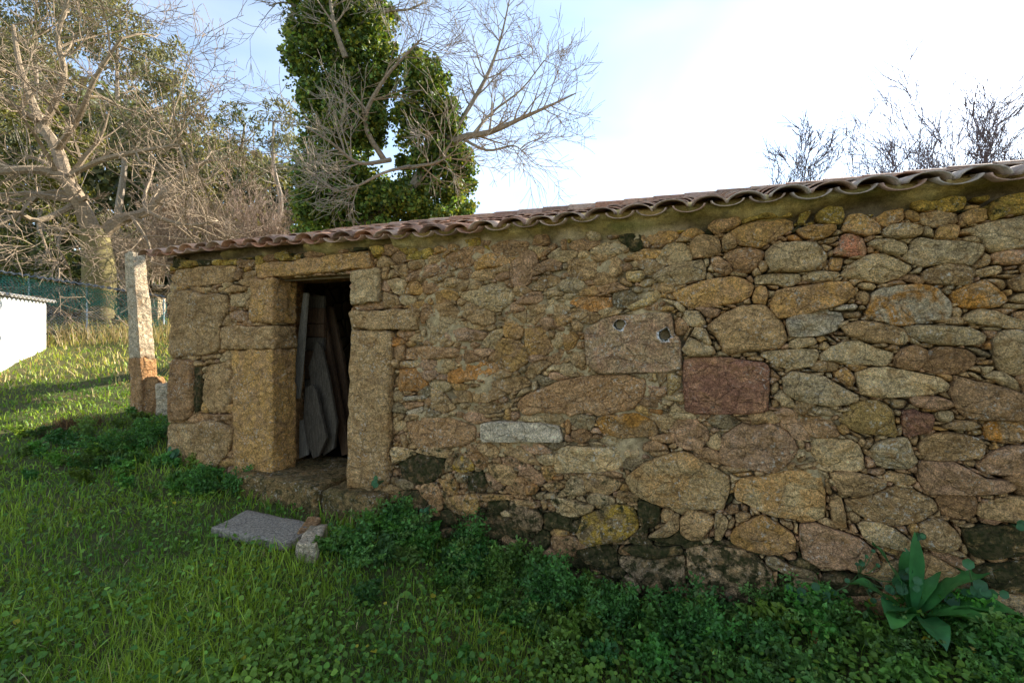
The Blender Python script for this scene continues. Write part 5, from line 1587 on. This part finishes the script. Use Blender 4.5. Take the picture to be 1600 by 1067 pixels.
def blades(name, X, Y, hgt, wid, cols, lean, g, z=None):
    n = len(X)
    Z = ground(X, Y) - .01 if z is None else z
    az = g.uniform(0, 2 * np.pi, n)
    ld = np.stack([np.cos(az), np.sin(az)], 1)
    wd = np.stack([-np.sin(az + g.normal(0, .5, n)), np.cos(az + g.normal(0, .5, n))], 1)
    ln = np.abs(g.normal(0, 1, n)) * lean + .12
    V = np.empty((n, 7, 3))
    for k, (t, w) in enumerate(((0, 1), (.38, .9), (.74, .6))):
        bx = ld * (hgt * ln * t ** 1.8)[:, None]
        hz = hgt * (t - .28 * ln * t * t)
        for sgn, j in ((-1, 0), (1, 1)):
            V[:, 2 * k + j, :2] = np.stack([X, Y], 1) + bx + wd * (wid * w * sgn * .5)[:, None]
            V[:, 2 * k + j, 2] = Z + hz
    V[:, 6, :2] = np.stack([X, Y], 1) + ld * (hgt * ln)[:, None]
    V[:, 6, 2] = Z + hgt * (1 - .28 * ln)
    i = np.arange(n)[:, None] * 7
    F = np.concatenate([i + [0, 1, 3], i + [0, 3, 2], i + [2, 3, 5], i + [2, 5, 4], i + [4, 5, 6]], 0)
    return link(name, mesh_np(name, V.reshape(-1, 3), F, M_GRASS, np.repeat(cols, 7, 0)))
M_GRASS = make_attr('grass_blade', .5, .35, .35, tint=(1.2, 1.15, .5))
g = np.random.default_rng(12)
X, Y = scatter(210000, g, 1.0, 15, 1.55)
keep = outside(X, Y, .03) & ~slabmask(X, Y)
X, Y = X[keep], Y[keep]
s_, d_ = sd(X, Y)
p1 = patch(X, Y, .9, 1.0); p2 = patch(X, Y, 3.0, 5.0)
right = np.clip((s_ - 3.6) / 2.2, 0, 1)                       # leafy weeds take over to the right
k = g.random(len(X)) > right * .62 + np.clip(p2, 0, 1) * .35
X, Y, p1, p2, d_, s_ = X[k], Y[k], p1[k], p2[k], d_[k], s_[k]
far = np.clip((Y - 7.0) / 2.0, 0, 1) * (X < -3)
h = (.034 + .052 * g.random(len(X)) + .05 * np.clip(p1 + .2, 0, 1)) * np.where(g.random(len(X)) < .06, 1.9, 1) * (1 + .5 * far)
h *= np.where((d_ < .35) & (s_ > -.3), 1.4, 1)
w = (.0046 + .0046 * g.random(len(X))) * np.clip(Y / 3.2, .8, 2.6)
GREEN = np.array((.125, .255, .024)); LIME = np.array((.29, .39, .036)); DRY = np.array((.48, .37, .18))
m = np.clip(.5 + p1 * 1.3 + g.normal(0, .3, len(X)), 0, 1)[:, None]
cols = GREEN * (1 - m) + LIME * m
fm = (far * np.clip(.5 + p1, 0, 1))[:, None] * .75
cols = cols * (1 - fm) + np.array((.40, .38, .09)) * fm
dry = (g.random(len(X)) < (.02 + .62 * far * np.clip(.55 + p2 * 1.4, 0, 1)))[:, None]
cols = np.where(dry, DRY * (.7 + .6 * g.random((len(X), 1))), cols) * np.exp(g.normal(0, .22, len(X)))[:, None]
tag(blades('grass', X, Y, h, w, cols, .55, g), 'green meadow grass with dry yellow blades towards the fence', 'grass', kind='stuff')
# clover and other small round leaves
def round_leaves(name, X, Y, Z, size, cols, g, label, cat, tilt=.45, lob=7, parent=None, loc=(0, 0, 0), cup=.18):
    n = len(X)
    nrm = np.stack([g.normal(0, tilt, n), g.normal(0, tilt, n) - .15, np.ones(n)], 1); nrm /= np.linalg.norm(nrm, axis=1)[:, None]
    a = np.cross(nrm, g.normal(size=(n, 3))); a /= np.linalg.norm(a, axis=1)[:, None]; b = np.cross(nrm, a)
    V = np.empty((n, lob + 1, 3)); C = np.stack([X, Y, Z], 1)
    V[:, 0] = C - nrm * (size * cup)[:, None]
    for k in range(lob):
        th = 2 * np.pi * k / lob
        r = size * .5 * (1 + (.16 if k % 2 else -.10)) * g.uniform(.9, 1.1, n)
        V[:, k + 1] = C + (a * np.cos(th) + b * np.sin(th)) * r[:, None]
    i = np.arange(n)[:, None] * (lob + 1)
    F = np.concatenate([i + [0, 1 + k, 1 + (k + 1) % lob] for k in range(lob)], 0)
    o = link(name, mesh_np(name, V.reshape(-1, 3) - np.array(loc), F, M_LEAF, np.repeat(cols, lob + 1, 0)), parent, loc)
    if label: tag(o, label, cat, kind='stuff')
    return o
X, Y = scatter(64000, g, 1.0, 8, 1.7)
keep = outside(X, Y, .02) & ~slabmask(X, Y)
X, Y = X[keep], Y[keep]
s_, d_ = sd(X, Y); p = patch(X, Y, 1.3, 9.0)
k = g.random(len(X)) < np.clip(.52 + .4 * np.clip((s_ - 2.6) / 2.0, 0, 1) + p * .9, .08, 1)
X, Y, s_, d_, p = X[k], Y[k], s_[k], d_[k], p[k]
zz = ground(X, Y) + .02 + .07 * g.random(len(X)) * (1 + .6 * np.clip((s_ - 3.5) / 2, 0, 1))
m = np.clip(.35 + p + g.normal(0, .3, len(X)), 0, 1)[:, None]
cols = (np.array((.085, .205, .028)) * (1 - m) + np.array((.20, .315, .036)) * m) * np.exp(g.normal(0, .25, len(X)))[:, None]
yel = (g.random(len(X)) < .006)[:, None]
cols = np.where(yel, np.array((.52, .42, .03)), cols)
round_leaves('clover', X, Y, zz, g.uniform(.016, .036, len(X)), cols, g, 'low clover and creeping leaves through the grass', 'clover')
# feathery weeds
def feathery(C0, H, spread, nst, g, nleaf, size, base_col):
    """upright soft weed: several arching stems carrying divided leaflets. returns leaf centres, colours, stems"""
    P, S = [], []
    for _ in range(nst):
        az = g.uniform(0, 6.28); ln = abs(g.normal(0, .5)) + .1; hh = H * g.uniform(.6, 1.1)
        t = np.linspace(0, 1, 7)
        st = np.stack([C0[0] + np.cos(az) * spread * ln * t ** 1.4 + g.normal(0, spread * .2), C0[1] + np.sin(az) * spread * ln * t ** 1.4 + g.normal(0, spread * .2), C0[2] + hh * (t - .25 * ln * t * t)], 1)
        S.append(st)
        k = nleaf // nst
        tt = g.random(k) ** .7
        q = np.stack([np.interp(tt, t, st[:, i]) for i in range(3)], 1)
        # fronds: leaflets strewn along short side stalks
        fa = g.integers(0, 9, k) * 2.4 + g.normal(0, .2, k)
        fr = g.random(k) * H * .34 * (1.15 - .6 * tt)
        q += np.stack([np.cos(fa) * fr, np.sin(fa) * fr, fr * .25 + g.normal(0, .006, k)], 1)
        P.append(q)
    P = np.vstack(P)
    m = np.clip((P[:, 2] - C0[2]) / H + g.normal(0, .25, len(P)), 0, 1)[:, None]
    cols = (np.array(base_col) * (1 - m * .3) + np.array((.085, .20, .035)) * m * .45) * np.exp(g.normal(0, .25, len(P)))[:, None]
    return P, cols, S
FE = (.075, .185, .036)
big = [  # (label, px, py at the base, height, spread, leaves)
 ('tall feathery weed against the wall right of the doorstep', 745, 868, .40, .26, 1500),
 ('leafy weed clump below the right door jamb', 632, 838, .34, .24, 1300),
 ('broad bright weed clump under the left barn corner blocks', 318, 772, .26, .30, 1500),
 ('dark weed clump at the foot of the long left door jamb', 372, 770, .24, .22, 1100),
 ('pale feathery weed below the yellow lichened stone', 868, 950, .38, .22, 1500),
 ('feathery weed spreading beneath the mossy wall foot', 955, 985, .30, .30, 1600),
 ('lush weed clump left of the big mossy boulder', 1075, 1010, .30, .28, 1500),
 ('soft green weed beneath the big mossy boulder', 1185, 1020, .22, .26, 1200),
 ('dense green weed mound beside the granite post foot', 222, 700, .34, .45, 2000),
 ('low weed mound left of the barn corner near the dry tussock', 165, 705, .25, .40, 1500),
 ('feathery weed near the lower right picture edge', 1560, 1050, .20, .26, 1100),
 ('weed with small leaves in front of the chipped white stone', 560, 862, .22, .22, 900)]
M_STEM = make_flat('weed_stem', (.06, .10, .025), .7)
for lab, px, py, H, sp, nl in big:
    p = onground(px, py)
    t = thing('feathery_weed', lab, 'weed', p, 'leafy weeds along the wall foot')
    P, cols, S = feathery(p, H, sp, 13, g, nl, .03, FE)
    leaves('foliage', P, np.full(len(P), .030), cols, t, tuple(p), rs=int(px), aspect=.55)
    mb = MB()
    for st in S: mb.tube([Vector(q) for q in st], [.0035] * 6 + [.0015], 3, cap=False)
    mb.build('stems', M_STEM, t, p)
# the mass of smaller ones
Ps, Cs, Ss = [], [], []
cand = []
for _ in range(185):
    s = g.uniform(2.9, 7.6); d = abs(g.normal(0, .55)) + .04
    if d > 2.2: continue
    if s < 3.4 and d > .8: continue
    p = wp(s, 0, d); cand.append((p, g.uniform(.09, .24) * (1.25 if d < .4 else .85)))
for _ in range(90):
    s = g.uniform(5.5, 8.0); d = g.uniform(.8, 2.6); cand.append((wp(s, 0, d), g.uniform(.07, .14)))
for _ in range(40):
    s = g.uniform(-1.0, 1.25); d = abs(g.normal(0, .3)) + .03; cand.append((wp(s, 0, d), g.uniform(.08, .18)))
for _ in range(40):
    x, y = g.normal(-5.0, .7), g.normal(5.9, .6); cand.append((Vector((x, y, 0)), g.uniform(.1, .22)))
for p, H in cand:
    if not outside(np.array([p.x]), np.array([p.y]), .01)[0]: continue
    p.z = G(p.x, p.y)
    P, c, S = feathery(p, H, H * .8, 5, g, int(260 + H * 900), .025, FE)
    Ps.append(P); Cs.append(c * g.uniform(.6, 1.5) * np.array((g.uniform(.8, 1.7), 1, g.uniform(.6, 1.2)))); Ss.append(np.full(len(P), g.uniform(.017, .042)))
P = np.vstack(Ps); c = np.vstack(Cs)
tag(leaves('low_weeds', P, np.concatenate(Ss), c, None, (0, 3, 0), rs=55, aspect=.6), 'mass of low feathery weeds along the foot of the wall', 'weeds', kind='stuff')
# navelwort: cups on the wall, each plant a thing with its own leaves
def navelwort(label, px, py, n, spread, size, seed, out=.05):
    g2 = np.random.default_rng(seed)
    s, z = onwall(px, py)
    c = wp(s, z, out)
    t = thing('navelwort', label, 'plant', c, 'navelwort plants in the wall')
    mbs = MB()
    for k in range(n):
        ds, dz = g2.normal(0, spread * .5), g2.normal(0, spread * .45)
        q = wp(s + ds, z + dz, out + .03 + g2.uniform(0, .05))
        r = size * g2.uniform(.6, 1.15) / 2
        nrm = (OUT + Vector((g2.normal(0, .3), g2.normal(0, .3), .55 + g2.normal(0, .25)))).normalized()
        a = nrm.cross(Vector((0, 0, 1))).normalized(); b = nrm.cross(a)
        vs, fs = [q - nrm * r * .25], []
        for ri, (f, hgt) in enumerate(((.55, -.12), (1.0, .10))):
            for i in range(12):
                th = i * math.pi / 6; w = 1 + (.05 if i % 2 else -.05) * ri
                vs.append(q + (a * math.cos(th) + b * math.sin(th)) * r * f * w + nrm * r * hgt)
        for i in range(12):
            j = (i + 1) % 12
            fs += [[0, 1 + i, 1 + j], [1 + i, 13 + i, 13 + j, 1 + j]]
        lf = MB(); cc = tuple(np.array((.055, .15, .055)) * g2.uniform(.65, 1.3))
        lf.add(vs, fs, cc)
        lf.build('leaf', M_LEAF, t, q, True)
        mbs.tube([q - nrm * r * .25, (q + c) / 2 - Vector((0, 0, .01)), c - OUT * .04], [.003, .003, .003], 4, cap=False)
    mbs.build('stalks', M_STEM, t, c)
navelwort('small navelwort growing from a hole in the left corner block', 286, 709, 6, .09, .085, 1, .05)
navelwort('dense navelwort cluster right of the big mossy boulder', 1263, 925, 24, .13, .052, 2, .07)
navelwort('navelwort with broad cups above the right of the big leafed plant', 1515, 916, 14, .11, .062, 3, .06)
navelwort('navelwort low at the right picture edge', 1568, 975, 12, .14, .05, 4, .08)
navelwort('navelwort between the wall and the upright leaf of the broad plant', 1395, 893, 12, .10, .05, 5, .07)
navelwort('pair of navelwort cups under the flat stone at the right', 1580, 818, 3, .035, .045, 6, .04)
navelwort('tiny navelwort tuft in the joint left of the round pale stone', 1431, 828, 4, .03, .035, 7, .03)
navelwort('creeping row of small round leaves on the ledge below the pinkish boulder', 1340, 895, 16, .16, .032, 8, .05)
navelwort('small green tuft beside the foot of the right door jamb', 606, 748, 7, .06, .05, 9, .09)
navelwort('tiny tuft on the dark lower wall right of the door', 675, 787, 6, .05, .04, 10, .05)
# arum with long arching leaves
def arum(px, py):
    base = onground(px, py)
    t = thing('arum_plant', 'large glossy plant with long broad arching leaves at the wall foot', 'plant', base)
    # azimuth, length, how steeply it rises, width, how much it arches over
    spec_ = [(1.9, .46, 1.25, .125, .15), (-.15, .52, .62, .15, .55), (-.55, .50, .40, .15, .75), (2.7, .42, .95, .11, .3), (3.0, .36, .55, .12, .55), (-1.15, .46, .45, .15, .85),
             (-1.9, .36, .40, .13, .8), (1.3, .36, 1.1, .10, .25), (3.8, .36, .40, .14, .7), (-2.6, .34, .5, .13, .6), (.4, .42, .8, .13, .4)]
    for k, (az, L, el, w, arch) in enumerate(spec_):
        d = Vector((math.cos(az), math.sin(az), 0)); sd_ = Vector((-d.y, d.x, 0))
        spine = [base + Vector((0, 0, .02))]
        for i in range(12):
            e_ = el + .45 - (arch * 2.1) * (i / 12) ** 1.5
            spine.append(spine[-1] + (d * math.cos(e_) + Vector((0, 0, math.sin(e_)))) * (L / 12 * 1.15))
        n = 12; vs, fs = [], []
        for i in range(n + 1):
            f = i / n
            c = spine[i]
            ww = w * .5 * (.10 if f < .2 else math.sin(math.pi * min(1, (f - .2) / .8 * .93 + .06)) ** .7) * 1.05
            wav = .012 * math.sin(f * 14 + k)
            vs += [c - sd_ * ww + Vector((0, 0, ww * .38 + wav)), c, c + sd_ * ww + Vector((0, 0, ww * .38 - wav))]
        for i in range(n):
            a = i * 3
            fs += [[a, a + 1, a + 4, a + 3], [a + 1, a + 2, a + 5, a + 4]]
        mb = MB(); mb.add(vs, fs, (.045 + .015 * (k % 3), .165 + .03 * (k % 3), .045))
        mb.build('leaf', M_GLOSS, t, base, True)
M_GLOSS = make_attr('glossy_leaf', .32, .22, .5, var=9, tint=(1.2, 1.2, .5))
arum(1425, 985)
# fallen and withered leaves
def withered(label, px, py, size, col, seed, lift=.06):
    p = onground(px, py, lift); r2 = random.Random(seed)
    mb = MB(); vs, fs = [], []
    d = Vector((math.cos(seed), math.sin(seed), .25)).normalized(); sd_ = Vector((-d.y, d.x, .35)).normalized()
    for i in range(7):
        f = i / 6; w = size * .36 * math.sin(math.pi * min(1, f * .9 + .06)) + .001
        c = p + d * size * (f - .5) + Vector((0, 0, size * .25 * math.sin(f * 3)))
        vs += [c - sd_ * w + Vector((0, 0, w * .4)), c, c + sd_ * w + Vector((0, 0, w * .3))]
    for i in range(6): fs += [[i * 3, i * 3 + 1, i * 3 + 4, i * 3 + 3], [i * 3 + 1, i * 3 + 2, i * 3 + 5, i * 3 + 4]]
    mb.add(vs, fs, col)
    tag(mb.build('withered_leaf', M_LEAF, None, p, True), label, 'leaf', 'withered leaves')
withered('rusty orange dead leaf in the weeds left of the broad-leaved plant', 1276, 1000, .085, (.30, .085, .02), 1)
withered('smaller reddish dead leaf below the orange one', 1316, 1020, .05, (.24, .07, .025), 2)
withered('bright yellow withered leaf under the broad-leaved plant', 1452, 1004, .07, (.62, .44, .03), 3, .09)
withered('pale yellow leaf tip right of the broad-leaved plant', 1520, 1014, .045, (.60, .47, .12), 4, .10)
withered('brown dead leaf in the grass at the bottom centre', 752, 1030, .05, (.25, .10, .035), 5)
# dry brown tussock and bent straw
g3 = np.random.default_rng(3)
p = onground(112, 668)
n = 900
tz = np.c_[g3.normal(p.x, .16, n), g3.normal(p.y, .10, n)]
o = blades('dry_tussock', tz[:, 0], tz[:, 1], g3.uniform(.08, .22, n), np.full(n, .008), np.array((.17, .095, .045)) * np.exp(g3.normal(0, .4, n))[:, None], 1.4, g3)
tag(o, 'brown dried tussock at the shade edge left of the granite post', 'tussock')
n = 700
q = [onground(px_, 560) for px_ in (150, 180)]
tz = np.c_[g3.uniform(-12.5, -7.8, n), g3.uniform(11.4, 13.0, n)]
o = blades('dry_stalks', tz[:, 0], tz[:, 1], g3.uniform(.25, .6, n), np.full(n, .014), np.array((.36, .27, .13)) * np.exp(g3.normal(0, .3, n))[:, None], .35, g3)
tag(o, 'tall dry straw stalks along the netted fence', 'grass', kind='stuff')
print('objects', len(bpy.data.objects), 'tris', sum(sum(len(p.vertices) - 2 for p in me.polygons) if len(me.polygons) < 50000 else len(me.polygons) * 1 for me in bpy.data.meshes))
